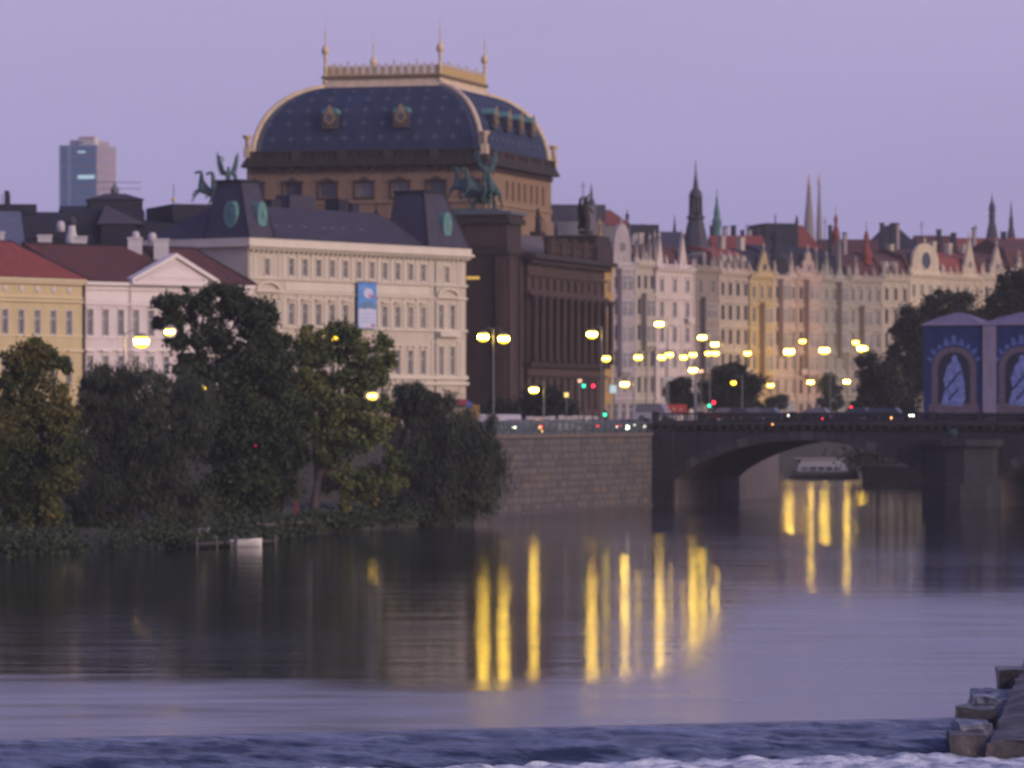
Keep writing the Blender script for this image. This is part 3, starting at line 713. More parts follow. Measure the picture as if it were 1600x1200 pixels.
# roofs
zr0 = zc + 0.70
rid = fs_.z(500, 328, 8) 
r_ = MB(); xl_, xr_ = -0.3, L0 + 0.3
hx0, hx1 = 9.0, fs_.s(585, 8)
r_.add([(xl_, -0.35, zr0), (xr_, -0.35, zr0), (xr_, 16.1, zr0), (xl_, 16.1, zr0), (5.0, 8, rid), (hx1, 8, rid)], [(0, 1, 5, 4), (1, 2, 5), (2, 3, 4, 5), (3, 0, 4)])
r_.build('slate_roof', M_slate, pal)
wr = MB().box(xl_ - .1, xr_ + .1, -0.42, -0.3, zr0 - 0.02, zr0 + 0.16).build('gutter', M_slate2, pal)
def oval(par, loc, rz, big=1.0):
    m = MB(); n = 18; ro = (0.95 * big, 1.6 * big); 
    pts = [(ro[0] * math.cos(2 * PI * i / n), ro[1] * math.sin(2 * PI * i / n)) for i in range(n)]
    m.yprism(pts, -0.45, 1.2); o = m.build('oval_dormer', M_copper, par); o.location = loc; o.rotation_euler = (0, 0, rz)
    m2 = MB(); pts = [(0.14 * big * math.cos(2 * PI * i / n), 0.40 * big * math.sin(2 * PI * i / n)) for i in range(n)]
    m2.yprism(pts, -0.49, -0.40).build('oval_pane', M_glass, o)
def tower(x0, x1, y0, y1, X0, X1, Y0, Y1, zt, faces, big=1.0):
    o = MB().frus(x0, x1, y0, y1, zr0 + 0.05, X0, X1, Y0, Y1, zt).build('mansard_tower', M_slate, pal)
    MB().box(X0 - .25, X1 + .25, Y0 - .25, Y1 + .25, zt, zt + 0.28).build('tower_coping', M_slate2, o)
    for (a, b, c, d) in ((x0, y0, X0, Y0), (x1, y0, X1, Y0), (x0, y1, X0, Y1)):
        MB().tube([(a, b, zr0 + .1), (c, d, zt)], 0.12, 5).build('hip_rib', M_slate2, o)
    cz = zr0 + (zt - zr0) * .42
    if 'f' in faces: oval(o, ((x0 + x1 + X0 + X1) / 4 + .3, y0 + (Y0 - y0) * .42 - .1, cz), 0, big)
    if 'l' in faces: oval(o, (x0 + (X0 - x0) * .42 - .1, (y0 + y1) / 2 - .3, cz), -PI / 2, big)
def vpx(fr, x, px):
    k = (px - 800) / F; A = fr.A + fr.d * x; return (k * A.y - A.x) / (fr.n.x - k * fr.n.y)
tx = fs_.s(376, 2.4); yb = vpx(fs_, -0.4, 318); yt_ = vpx(fs_, tx, 340)
tower(-0.4, fs_.s(430, -.4), -0.4, yb, tx, fs_.s(404, 2.4), 2.4, yt_, fs_.z(385, 284, 2), 'fl')
xb = fs_.s(669, -.42); tx = fs_.s(662, 2.4)
tower(xb, L0 + 0.4, -0.42, vpx(fs_, xb, 604), tx, fs_.s(692, 2.4), 2.4, vpx(fs_, tx, 618), fs_.z(664, 300, 2), 'f')
for px, w_, zt_, m_ in ((466, 5.2, 306, M_slate), (530, 2.0, 311, M_slate2), (548, 1.6, 317, M_slate2), (425, 2.0, 312, M_slate2)):
    q, zz = fs_.sz(px, zt_, 9.5); MB().box(q - w_ / 2, q + w_ / 2, 8.8, 11, rid - 1.6, zz).build('chimney', m_, pal)
q, zz = fs_.sz(588, 322, 8); MB().lathe([(0.5, 0), (0.35, 0.6), (0.1, 1.1), (0.05, 2.2)], q, 8, rid - 0.6, 8).build('roof_finial', M_slate2, pal)
lit = MB().box(0, 0.6, 0, 0.4, 0, 0.06).mesh('snow_guard', mat('pale_roof_metal', (0.25, 0.25, 0.32), 0.4))
for px in (430, 452, 475, 505, 520, 537, 566):
    q, zz = fs_.sz(px, 353 + (px - 430) * 0.045, 3.0)
    t = (zz - zr0) / (rid - zr0); yy = -0.35 + 8.35 * t
    o = link('roof_hatch', lit, pal); o.location = (q, yy, zr0 + (rid - zr0) * t + 0.03)
# downpipe
MB().box(L0 - 6.9, L0 - 6.75, -0.2, -0.05, 0.5, zc - 0.6).build('downpipe', M_metal, pal)
# ground floor awning
MB().xprism([(0, 0), (0, 0.7), (-1.3, 0.1), (-1.3, -0.05)], fs_.s(690), fs_.s(728)).build('awning', mat('red_canvas', (0.22, 0.03, 0.035), 0.85), pal, (0, -0.02, Z(632)))
# banner: a thing hung on the palace
bx0, bx1 = fs_.s(553), fs_.s(582); bz0, bz1 = fs_.z(568, 513), fs_.z(568, 441)
ban = empty('banner', fs_.w(bx0, -0.62, bz0), fs_.ang, 'tall blue and white printed banner hanging on the cream palace', 'banner')
bw, bh = bx1 - bx0, bz1 - bz0
M_b1 = mat('banner_blue', (0.10, 0.26, 0.62), 0.7, 0.25, 0.8); M_b2 = mat('banner_white', (0.55, 0.55, 0.70), 0.7, 0.12, 1.5); M_b3 = mat('banner_light_blue', (0.25, 0.42, 0.72), 0.7, 0.3, 1.0)
M_b4 = mat('banner_red', (0.45, 0.08, 0.12), 0.7); M_b5 = mat('banner_grey_blue', (0.12, 0.22, 0.36), 0.7, 0.3)
MB().box(0, bw, 0, 0.03, 0, bh).build('cloth', M_b1, ban)
def bp_(pts, nm, m_, d): MB().yprism([(x * bw, z * bh) for x, z in pts], -d, -d + 0.006).build(nm, m_, ban)
bp_([(0.02, 0.01), (0.98, 0.01), (0.98, 0.40), (0.6, 0.44), (0.4, 0.41), (0.02, 0.43)], 'printed_white_field', M_b2, 0.01)
bp_([(0.1, 0.42), (0.9, 0.44), (0.85, 0.56), (0.6, 0.60), (0.3, 0.57), (0.1, 0.52)], 'printed_shadow_patch', M_b5, 0.012)
bp_([(0.45 + 0.26 * math.cos(a * .5) + .1, 0.76 + 0.11 * math.sin(a * .5)) for a in range(0, 12)], 'printed_face', M_b2, 0.018)
bp_([(0.08, 0.84), (0.5, 0.90), (0.5, 0.92), (0.08, 0.87)], 'printed_streak', M_b3, 0.014)
bp_([(0.55, 0.70), (0.85, 0.66), (0.9, 0.69), (0.6, 0.74)], 'printed_red_stroke', M_b4, 0.024)
for k in range(3):
    for j in range(4): bp_([(0.12 + j * 0.2, 0.30 - k * 0.09), (0.25 + j * 0.2, 0.30 - k * 0.09), (0.24 + j * 0.2, 0.335 - k * 0.09), (0.12 + j * 0.2, 0.33 - k * 0.09)], 'printed_stroke', M_b3, 0.018)
bp_([(0.7, 0.04), (0.9, 0.04), (0.9, 0.09), (0.7, 0.09)], 'printed_red_mark', M_b4, 0.02)
MB().tube([(-0.1, 0.015, bh), (bw + 0.1, 0.015, bh)], 0.06, 6).build('rod', M_iron, ban)

# ---------------------------------------------------------------- low white house with pediment
fw = Fr((X(130, 500), 500), (X(393, 517), 517))
M_wh = mat('white_house_plaster', (0.66, 0.57, 0.56), 0.85, 0.07, 0.5, stain=0.1); M_wh2 = mat('white_house_trim', (0.74, 0.66, 0.64), 0.85, 0.06, 0.5)
wh = empty('white_house', fw.w(0.05), fw.ang, 'low white house with a triangular pediment and dark red hipped roof', 'house')
ze = fw.z(200, 441); Zw = lambda r: fw.z(180, r)
sx = (fw.s(188) - fw.s(140)) / 2; ws = [fw.s(140) + i * sx for i in range(11) if fw.s(140) + i * sx < fw.len - 1]
holes = [(c - .42, Zw(525), .84, Zw(484) - Zw(525), 'plain') for c in ws] + [(c - .42, Zw(585), .84, Zw(556) - Zw(585), 'hood') for c in ws] + [(c - .5, 1.0, 1.0, 2.2, None) for c in ws]
facade(wh, 0, fw.len, 0, ze, holes, M_wh, tm=M_wh2, depth=0.25, fm=M_frame)
body(wh, fw.len, 12, ze, M_wh)
for (rt, rb, p) in ((441, 446, .55), (449, 453, .2), (473, 476.5, .22), (478.5, 480, .1), (527, 529, .14), (545, 548, .25)): band(wh, 0.0, fw.len, Zw(rt), Zw(rb), p, M_wh2)
band(wh, 0.1, fw.len - .1, Zw(456), Zw(471), .06, M_wh2, 'blank_panel')
zrw = fw.z(210, 385, 6); xa = fw.s(303, 6)
rw = MB().add([(-0.2, -0.5, ze + .02), (fw.len + .3, -0.5, ze + .02), (fw.len + .3, 12.3, ze + .02), (-0.2, 12.3, ze + .02), (-4, 6, zrw), (xa, 6, zrw)], [(0, 1, 5, 4), (1, 2, 5), (2, 3, 4, 5), (3, 0, 4)])
rw.build('roof', M_redd, wh)
MB().tube([(-4, 6, zrw + .02), (xa, 6, zrw + .02), (fw.len + .3, -0.5, ze + .1)], 0.13, 5).build('ridge_tiles', M_slate2, wh)
gx0, gx1 = fw.s(204), fw.s(330); gz = fw.z(267, 404)
MB().yprism([(gx0, ze), (gx1, ze), ((gx0 + gx1) / 2, gz)], -0.62, 0.0).build('pediment', M_wh, wh)
MB().yprism([(gx0 + .3, ze + .05), (gx1 - .3, ze + .05), ((gx0 + gx1) / 2, gz - .05)], 0.01, 5.0).build('pediment_roof', M_redd, wh)
pe = MB(); c_ = (gx0 + gx1) / 2
for (ax, az, bx, bz) in ((gx0 - .5, ze, c_, gz + .1), (gx1 + .5, ze, c_, gz + .1)):
    nx, nz = (0, 0.45); pe.yprism([(ax, az), (bx, bz), (bx, bz + .5), (ax, az + .42)], -0.95, 0.3)
pe.box(gx0 - .5, gx1 + .5, -0.95, -0.1, ze - .25, ze + .1); pe.build('pediment_moulding', M_wh2, wh)
MB().yprism([(gx0 + 2.2, ze + .6), (gx1 - 2.2, ze + .6), (c_, gz - .9)], -0.68, -0.60).build('tympanum_panel', M_wh2, wh)
MB().box(-0.02, 0.13, -0.16, -0.04, 0, ze - .3).build('downpipe', M_metal, wh); MB().box(fw.s(201), fw.s(201) + .12, -0.3, -0.2, 1, ze - .3).build('downpipe', M_wh, wh)

# ---------------------------------------------------------------- yellow house
fy = Fr((X(-70, 483), 483), (X(129, 499), 499))
M_ye = mat('yellow_plaster', (0.56, 0.445, 0.255), 0.85, 0.08, 0.5, stain=0.1); M_ye2 = mat('pale_yellow_trim', (0.66, 0.56, 0.36), 0.85, 0.06, 0.5)
ye = empty('yellow_house', fy.w(0), fy.ang, 'yellow house with medallion frieze and bright red hipped roof at left edge', 'house')
zy = fy.z(60, 435); Zy = lambda r: fy.z(60, r)
dx_ = (fy.s(108) - fy.s(8)) / 4; ws = [fy.s(8) + i * dx_ for i in range(-3, 5)]
holes = [(c - .46, Zy(523), .92, Zy(484) - Zy(523), None) for c in ws] + [(c - .46, Zy(600), .92, Zy(560) - Zy(600), None) for c in ws] + [(c - .46, 1.2, .92, 2.2, None) for c in ws]
facade(ye, 0, fy.len, 0, zy, holes, M_ye, depth=0.22, fm=M_frame)
wf = MB().box(-.1, 0, -.06, 0, -.08, Zy(484) - Zy(523) + .08).box(.92, 1.02, -.06, 0, -.08, Zy(484) - Zy(523) + .08).box(0, .92, -.06, 0, Zy(484) - Zy(523), Zy(484) - Zy(523) + .08).box(0, .92, -.08, 0, -.1, 0).mesh('surround', M_frame)
for h in holes[:8]:
    o = link('surround', wf, ye); o.location = (h[0], 0, h[1])
body(ye, fy.len, 12, zy, M_ye)
for (rt, rb, p) in ((435, 438.5, .7), (439, 443, .45), (463, 465.5, .25), (469, 471.5, .3), (523.5, 525.5, .12), (545, 549, .25)): band(ye, 0.0, fy.len, Zy(rt), Zy(rb), p, M_ye2)
md = MB().lathe([(0.42, 0), (0.34, 0.10), (0.12, 0.14)], seg=12).mesh('medallion', M_frame)
for i in range(-3, 5):
    o = link('medallion', md, ye); o.location = (fy.s(8) + i * dx_, 0, Zy(451.5)); o.rotation_euler = (PI / 2, 0, 0)
zry = fy.z(10, 377, 6); xa = fy.s(17, 6)
MB().add([(-0.4, -0.6, zy + .05), (fy.len + .3, -0.6, zy + .05), (fy.len + .3, 12.3, zy + .05), (-0.4, 12.3, zy + .05), (3, 6, zry), (xa, 6, zry)], [(0, 1, 5, 4), (1, 2, 5), (2, 3, 4, 5), (3, 0, 4)]).build('roof', M_red, ye)
MB().tube([(3, 6, zry + .02), (xa, 6, zry + .02), (fy.len + .3, -0.6, zy + .1)], 0.12, 5).build('ridge_tiles', M_slate2, ye)
MB().box(fy.len - .05, fy.len + .1, -0.35, -0.2, 0, zy - .2).build('downpipe', M_iron, ye)

# ---------------------------------------------------------------- roofs behind the left houses
def roof_block(pa, pb_, Y, rows_, label, col, depth=12, kind='flat', name='roof_building'):
    """a block behind: rows_ = (eave row, ridge row); its wall reaches the ground"""
    fr = Fr((X(pa, Y), Y), (X(pb_, Y), Y + 1.5)); e = empty(name, fr.w(0), fr.ang, label, 'building')
    za = fr.z((pa + pb_) / 2, rows_[0]); zr = fr.z((pa + pb_) / 2, rows_[1], depth / 2)
    MB().box(0, fr.len, 0, depth, 0, za).build('wall', M_slate2 if col is M_slate2 else mat('grey_plaster', (0.17, 0.16, 0.18), 0.9), e)
    m = MB()
    if kind == 'gable': m.xprism([(-0.3, za), (depth / 2, zr), (depth + .3, za)], -0.2, fr.len + .2)
    elif kind == 'hip': m.add([(-.4, -.4, za + .02), (fr.len + .4, -.4, za + .02), (fr.len + .4, depth + .4, za + .02), (-.4, depth + .4, za + .02), (fr.len * .4, depth / 2, zr), (fr.len * .6, depth / 2, zr)], [(0, 1, 5, 4), (1, 2, 5), (2, 3, 4, 5), (3, 0, 4), (3, 2, 1, 0)])
    elif kind == 'mansard': m.xprism([(-0.2, za), (2.0, za + (zr - za) * .8), (depth / 2, zr), (depth - 2.0, za + (zr - za) * .8), (depth + .2, za)], -.1, fr.len + .1)
    else: m.box(-.2, fr.len + .2, -.2, depth + .2, za, zr)
    m.build('roof', col, e)
    return e, fr, za, zr
M_sl3 = mat('blue_grey_sheet_roof', (0.115, 0.125, 0.19), 0.5, 0.2)
e, fr, za, zr = roof_block(-60, 36, 532, (395, 330), 'house with pale blue grey sheet roof behind the yellow house', M_sl3, 14, 'gable')
e, fr, za, zr = roof_block(10, 108, 545, (372, 331), 'dark slate roofed block with a stubby chimney and railing at far left', M_slate2, 14, 'mansard')
MB().box(fr.s(2), fr.s(62), 4, 8, zr - .4, zr + 0.8).build('penthouse', M_slate2, e)
MB().box(fr.s(13), fr.s(20), 5, 6, zr, zr + 2.5).build('chimney', M_slate2, e)
for k in range(5): MB().box(fr.s(-5 + k * 6), fr.s(-5 + k * 6) + .1, 4, 4.1, zr, zr + 2.0).build('railing_post', M_iron, e)
e, fr, za, zr = roof_block(100, 225, 550, (378, 322), 'dark slate block carrying a glazed roof pavilion', M_slate2, 16, 'mansard')
q0, q1 = fr.s(140, 6), fr.s(222, 6); zt_ = fr.z(180, 312, 6)
MB().box(q0, q1, 5, 12, zr - 1, zt_).build('pavilion', M_slate2, e)
MB().frus(q0 - .3, q1 + .3, 4.7, 12.3, zt_, q0 + 2, q1 - 2, 7, 10, zt_ + .8).build('pavilion_roof', M_slate, e)
MB().lathe([(0.5, 0), (0.55, 0.7), (0.3, 1.1), (0.1, 1.5)], (q0 + q1) / 2, 8, zt_ + .7, 10).build('lantern', M_metal, e)
for z_ in (0.9, 1.7): MB().box(q0 + .6, q1 - .2, 5.2, 5.28, zt_ + z_ + .4, zt_ + z_ + .47).build('railing', M_iron, e)
q0, q1 = fr.s(152, -1), fr.s(215, -1); zz = fr.z(180, 350, -1)
MB().add([(q0, -1, zz), (q1 + 1, -1, zz), (q1 + 1, 5, zz), (q0, 5, zz), (q0 + 1.2, 1.5, zz + 2.4)], [(0, 1, 4), (1, 2, 4), (2, 3, 4), (3, 0, 4)]).build('small_hip_roof', mat('brown_sheet_roof', (0.07, 0.06, 0.075), 0.6), e)
MB().box(q0 + .5, q1, -0.7, 4.4, za - 2, zz - .02).build('roof_room', M_slate2, e)
e, fr, za, zr = roof_block(222, 300, 552, (385, 344), 'dark slate roof right of the roof pavilion', M_slate2, 14, 'mansard')
e, fr, za, zr = roof_block(272, 330, 556, (345, 323), 'flat topped dark roof block beside the copper statue', M_slate2, 14, 'flat')
sp_ = empty('gilded_roof_spike', Vector((X(271, 560), 560, RDZ)), 0, 'thin roof spike with a small gilded ball left of the copper statue', 'spire')
z_ = P(271, 312, 560).z - RDZ
MB().tube([(0, 0, 0), (0, 0, z_ + 1.9)], 0.05, 5).build('spike', M_iron, sp_); MB().lathe([(0.05, -0.3), (0.32, 0), (0.05, 0.3)], 0, 0, z_, 10).build('ball', M_gold, sp_)
# pale chimneys standing on the dark red roofs
M_ch = mat('whitewashed_chimney', (0.58, 0.54, 0.56), 0.9, 0.1)
for px, w_, rt, rb, lb in ((2, 9, 362, 382, 'short white chimney at the left edge on the red roof'), (70, 21, 367, 387, 'squat white chimney on the yellow house ridge'), (126, 19, 369, 388, 'white chimney stack beside the tall cowled flue'),
                           (211, 22, 371, 390, 'white chimney on the dark red ridge left of the last one'), (252, 23, 373, 392, 'white chimney nearest the pediment on the dark red ridge')):
    Yc = 512; wd = w_ / F * Yc
    e = empty('chimney_stack', Vector((X(px, Yc), Yc, P(px, rb + 14, Yc).z)), 0.05, lb, 'chimney', 'white chimneys on the left roofs')
    h = P(px, rt, Yc).z - P(px, rb + 14, Yc).z
    MB().box(-wd / 2, wd / 2, -.5, .5, 0, h - .2).build('stack', M_ch, e); MB().box(-wd / 2 - .08, wd / 2 + .08, -.6, .6, h - .2, h).build('cap', M_ch, e)
e = empty('tall_flue', Vector((X(112, 520), 520, P(112, 392, 520).z)), 0, 'tall pale round flue with a dark cowl on the left roofs', 'chimney')
h = P(112, 352, 520).z - P(112, 392, 520).z
MB().lathe([(0.75, 0), (0.7, h * .5), (0.45, h * .8), (0.45, h)], seg=10).build('flue', M_ch, e); MB().lathe([(0.55, h), (0.6, h + .5), (0.2, h + 1.1)], seg=10).build('cowl', M_slate, e)
for px, py in ((212, 366), (238, 368), (95, 350)):
    e = empty('roof_vent', P(px, py + 12, 530), 0.4, {212: 'pale curved roof vent left of the dark gap', 238: 'small pale tilted skylight hood near the palace', 95: 'small pale vent hood by the tall flue'}[px], 'vent')
    MB().lathe([(0.5, 0), (0.5, 0.9), (0.3, 1.25)], seg=10).build('hood', M_ch, e)

# ---------------------------------------------------------------- glass high-rise far behind
Yt = 2200
ft = Fr((X(151, Yt), Yt), (X(181, Yt + 22), Yt + 22))
M_tg = mat('blue_tower_glass', (0.070, 0.16, 0.33), 0.35, 0.25, 0.02, bump=0); M_tc = mat('pink_grey_tower_cladding', (0.36, 0.29, 0.34), 0.8, 0.1, 0.05)  # glass blue lightened to carry the haze of distance
M_tc2 = mat('tower_light_strip', (0.20, 0.27, 0.42), 0.7, 0.1, 0.05)
tw = empty('office_tower', ft.w(0), ft.ang, 'blue glass office tower with a white sign on top far behind the roofs', 'tower')
zt = ft.z(151, 226); dl = (X(151, Yt) - X(91, Yt)) / max(abs(ft.n.x), .1) * 1.0
MB().box(0, ft.len, 0, dl, 0, zt).build('core', M_tc, tw)
nf = 26; hf = zt / nf
gm_ = MB().box(-0.3, -0.0, 0.2, dl, 0.25, hf - .25).mesh('glass_band', M_tg)
for i in range(nf):
    o = link('glass_band', gm_, tw); o.location = (0, 0, i * hf)
sm_ = MB().box(0.3, ft.len - .3, -0.25, 0.0, 0.7, hf - .8).mesh('window_strip', mat('tower_grey_window', (0.32, 0.26, 0.32), 0.4, 0.2, 0.05, bump=0))
for i in range(nf):
    o = link('window_strip', sm_, tw); o.location = (0, 0, i * hf)
MB().box(-0.5, -0.28, dl * .70, dl * .78, 0, zt).build('light_rib', M_tc2, tw); MB().box(-0.5, -0.28, dl * .96, dl, 0, zt).build('light_rib', M_tc2, tw)
MB().box(-0.45, -0.32, 1.0, dl * .5, ft.z(140, 278), ft.z(140, 272)).build('lit_storey', glow('pale_lit_storey', (0.42, 0.62, 0.68), 0.75), tw)
MB().box(-0.45, -0.32, dl * .3, dl * .5, ft.z(125, 235), ft.z(125, 232)).build('lit_storey', glow('pale_lit_storey', (0.42, 0.62, 0.68), 0.75), tw)
MB().box(1, ft.len - 1, 3, dl * .75, zt, ft.z(151, 218)).build('roof_plant', M_tc, tw)
MB().box(-.2, ft.len * .2, 1, dl * .48, zt - .5, ft.z(140, 212)).build('sign_board', M_frame, tw)
MB().box(-.5, -.22, 1.2, dl * .47, ft.z(140, 214), ft.z(140, 212.2)).build('sign_red_edge', mat('sign_red', (0.5, 0.1, 0.12), 0.6), tw)
MB().box(-.5, -.22, 7, 11, ft.z(140, 222), ft.z(140, 219)).build('sign_mark', M_b5, tw)

# ---------------------------------------------------------------- the theatre
th = math.radians(16)
ftA = Vector((X(755, 600), 600)); a_ = Vector((math.sin(th), math.cos(th)))
ff = Fr(ftA, ftA + a_ * 34); AL, AV = 34.0, 33.0
M_och = mat('ochre_stone', (0.27, 0.17, 0.105), 0.85, 0.14, 0.5, stain=0.2); M_och2 = mat('ochre_trim', (0.34, 0.23, 0.15), 0.85, 0.12, 0.5)
M_dst = mat('soot_dark_stone', (0.044, 0.026, 0.027), 0.9, 0.35, 0.5, bump=0.5, stain=0.3)
M_dst2 = mat('brown_stone', (0.066, 0.039, 0.036), 0.9, 0.3, 0.5, bump=0.4, stain=0.4); M_dst3 = mat('dark_cornice_stone', (0.030, 0.022, 0.024), 0.9, 0.3, 0.5)
M_dome = mat('dome_slate', (0.030, 0.043, 0.094), 0.75, 0.25, 0.5, bump=0.3, bscale=3, spec=.2)
M_star = mat('dome_star', (0.10, 0.11, 0.16), 0.6)
tt = empty('theatre', ff.w(0), ff.ang, 'great theatre with blue slate dome, gilded roof railing and dark stone body', 'theatre')
zA = CH + 382 * 600 / F - RDZ; zB = CH + 409 * 600 / F - RDZ; zT = CH + (HZ - 133) * 609 / F - RDZ
# attic block: right face as a facade with slit windows; left face (x=0 plane) with dark openings
zsl0, zsl1 = ff.z(820, 317), ff.z(820, 288)
slits = [ff.s(p) for p in (792, 801.5, 811, 820, 830, 839, 848.5)] 
holes = [(c - .55, zsl0, 1.1, zsl1 - zsl0, None) for c in slits]
facade(tt, 0, AL, 20, zA, holes, M_och, style='plain', fm=M_framed, depth=0.6)
MB().add([(0, 0, 20), (0, AV, 20), (AL, AV, 20), (AL, 0, 20), (0, 0, zA), (0, AV, zA), (AL, AV, zA), (AL, 0, zA)], [(4, 7, 6, 5), (1, 2, 6, 5), (2, 3, 7, 6)]).build('attic_wall', M_och, tt)
# left face built in its own rotated part space
def lface_v(px): 
    k = (px - 800) / F; n_ = ff.n; A = ff.A; return (k * A.y - A.x) / (n_.x - k * n_.y)
def lz(px, row, v=None):
    v = lface_v(px) if v is None else v; return CH + (HZ - row) * (ff.A + ff.n * v).y / F - RDZ
lf = MB().add([(0, 0, 0)], []).build('left_elevation', M_och, tt); lf.rotation_euler = (0, 0, -PI / 2)   # local x = -v
lf.data = None if False else lf.data
lf_h = []
for p in (398, 457, 512, 569, 625, 682, 735):
    v = lface_v(p); zb_ = lz(569, 308); lf_h.append((-v - 1.15, zb_, 2.3, lz(569, 284.5) - zb_, None))
def facade_on(par, x0, x1, z0, z1, holes, wm, depth, fm):
    xs = sorted({x0, x1, *[h[0] for h in holes], *[h[0] + h[2] for h in holes]}); zs = sorted({z0, z1, *[h[1] for h in holes], *[h[1] + h[3] for h in holes]})
    m = MB()
    for j in range(len(zs) - 1):
        for i in range(len(xs) - 1):
            cx, cz = (xs[i] + xs[i + 1]) / 2, (zs[j] + zs[j + 1]) / 2
            if not any(h[0] < cx < h[0] + h[2] and h[1] < cz < h[1] + h[3] for h in holes):
                m.add([(xs[i], 0, zs[j]), (xs[i + 1], 0, zs[j]), (xs[i + 1], 0, zs[j + 1]), (xs[i], 0, zs[j + 1])], [(0, 1, 2, 3)])
    for h in holes:
        a, c, b, d = h[0], h[1], h[0] + h[2], h[1] + h[3]
        m.add([(a, 0, c), (b, 0, c), (b, 0, d), (a, 0, d), (a, depth, c), (b, depth, c), (b, depth, d), (a, depth, d)], [(0, 4, 5, 1), (1, 5, 6, 2), (2, 6, 7, 3), (3, 7, 4, 0)])
    return m.mesh('left_elevation', wm)
lf.data = facade_on(lf, -AV, 0, 20, zA, lf_h, M_och, 0.5, M_framed)
for h in lf_h:
    wm_, gm2 = win_mesh(h[2], h[3], 'cross', M_framed, 0.4)
    o = link('window', wm_, tt); o.rotation_euler = (0, 0, -PI / 2); o.location = (0, -h[0], h[1]); link('pane', gm2, o)
    s_ = MB().box(-.4, h[2] + .4, -.25, 0, h[3], h[3] + .25).box(-.35, h[2] + .35, -.2, 0, -.3, -.05).box(-.3, -.05, -.12, 0, 0, h[3]).box(h[2] + .05, h[2] + .3, -.12, 0, 0, h[3]).yprism([(.3, h[3] + .27), (h[2] - .3, h[3] + .27), (h[2] / 2, h[3] + .75)], -.2, 0).build('surround', M_dst2, o)
MB().box(-0.25, 0, 0, AV, lz(569, 317), lz(569, 314)).build('string_course', M_och2, tt)
MB().box(0, AL, -0.25, 0, lz(569, 319) , lz(569, 316)).build('string_course', M_och2, tt)
dn = MB().box(-.3, .3, -.45, 0, 0, .6).mesh('dentil', M_dst2)
for i in range(26):
    o = link('dentil', dn, tt); o.location = (0.8 + i * (AL - 1.6) / 25, 0, zA - .65)
for i in range(25):
    o = link('dentil', dn, tt); o.location = (0, 0.8 + i * (AV - 1.6) / 24, zA - .65); o.rotation_euler = (0, 0, -PI / 2)
MB().box(-1.0, AL + 1.0, -1.0, AV + 1.0, zA + .1, zA + .55).build('main_cornice', M_dst3, tt)
MB().box(-0.8, AL + .8, -0.8, AV + .8, zA + .55, zA + 1.0).build('upper_cornice', M_dst3, tt)
# balustrade round the foot of the dome
H1 = zA + 1.0; hb = zB - H1
MB().box(-0.6, AL + .6, -0.6, -0.1, H1, H1 + .35).box(-0.6, -0.1, -0.1, AV + .6, H1, H1 + .35).box(AL + .1, AL + .6, -.1, AV + .6, H1, H1 + .35).build('balustrade_base', M_dst3, tt)
MB().box(-0.65, AL + .65, -0.65, -0.05, zB - .3, zB).box(-0.65, -0.05, -0.05, AV + .65, zB - .3, zB).box(AL + .05, AL + .65, -.05, AV + .65, zB - .3, zB).build('balustrade_rail', M_dst3, tt)
bl = MB().box(-.16, .16, -.13, .13, 0, hb - .65).mesh('baluster', M_dst2); pd = MB().box(-.55, .55, -.33, .33, 0, hb - .05).mesh('pedestal', M_dst2)
for i in range(46):
    x = 0.2 + i * (AL - .4) / 45; big = i % 9 == 0
    o = link('pedestal' if big else 'baluster', pd if big else bl, tt); o.location = (x, -.35, H1 + (.0 if big else .35))
for i in range(1, 46):
    v = 0.2 + i * (AV - .4) / 45; big = i % 9 == 0
    o = link('pedestal' if big else 'baluster', pd if big else bl, tt); o.location = (-.35, v, H1 + (.0 if big else .35)); o.rotation_euler = (0, 0, PI / 2)
# dome: four curved slate slopes between bottom rectangle and top platform
b0_, b1_ = (0.25, AL - .25), (0.25, AV - .25); t0_, t1_ = (6.5, 28.0), (8.0, 24.4); zD0 = zB - 1.6
def dome_pt(u, e_): 
    th_ = u * math.radians(82); i = ((1 - math.cos(th_)) / (1 - math.cos(math.radians(82)))) ** 1.12; z = math.sin(th_) / math.sin(math.radians(82)); z = zD0 + (zT - zD0) * z
    x0 = b0_[0] + (t0_[0] - b0_[0]) * i - e_; x1 = b0_[1] + (t0_[1] - b0_[1]) * i + e_; y0 = b1_[0] + (t1_[0] - b1_[0]) * i - e_; y1 = b1_[1] + (t1_[1] - b1_[1]) * i + e_
    return x0, x1, y0, y1, z
ND = 22
def slope(k):
    m = MB(); vs = []
    for j in range(ND + 1):
        x0, x1, y0, y1, z = dome_pt(j / ND, 0); c = [(x0, y0, z), (x1, y0, z), (x1, y1, z), (x0, y1, z)]
        vs += [c[k], c[(k + 1) % 4]]
    m.add(vs, [(2 * j, 2 * j + 1, 2 * j + 3, 2 * j + 2) for j in range(ND)], True); return m
for k in range(4): slope(k).build('dome_slope', M_dome, tt)
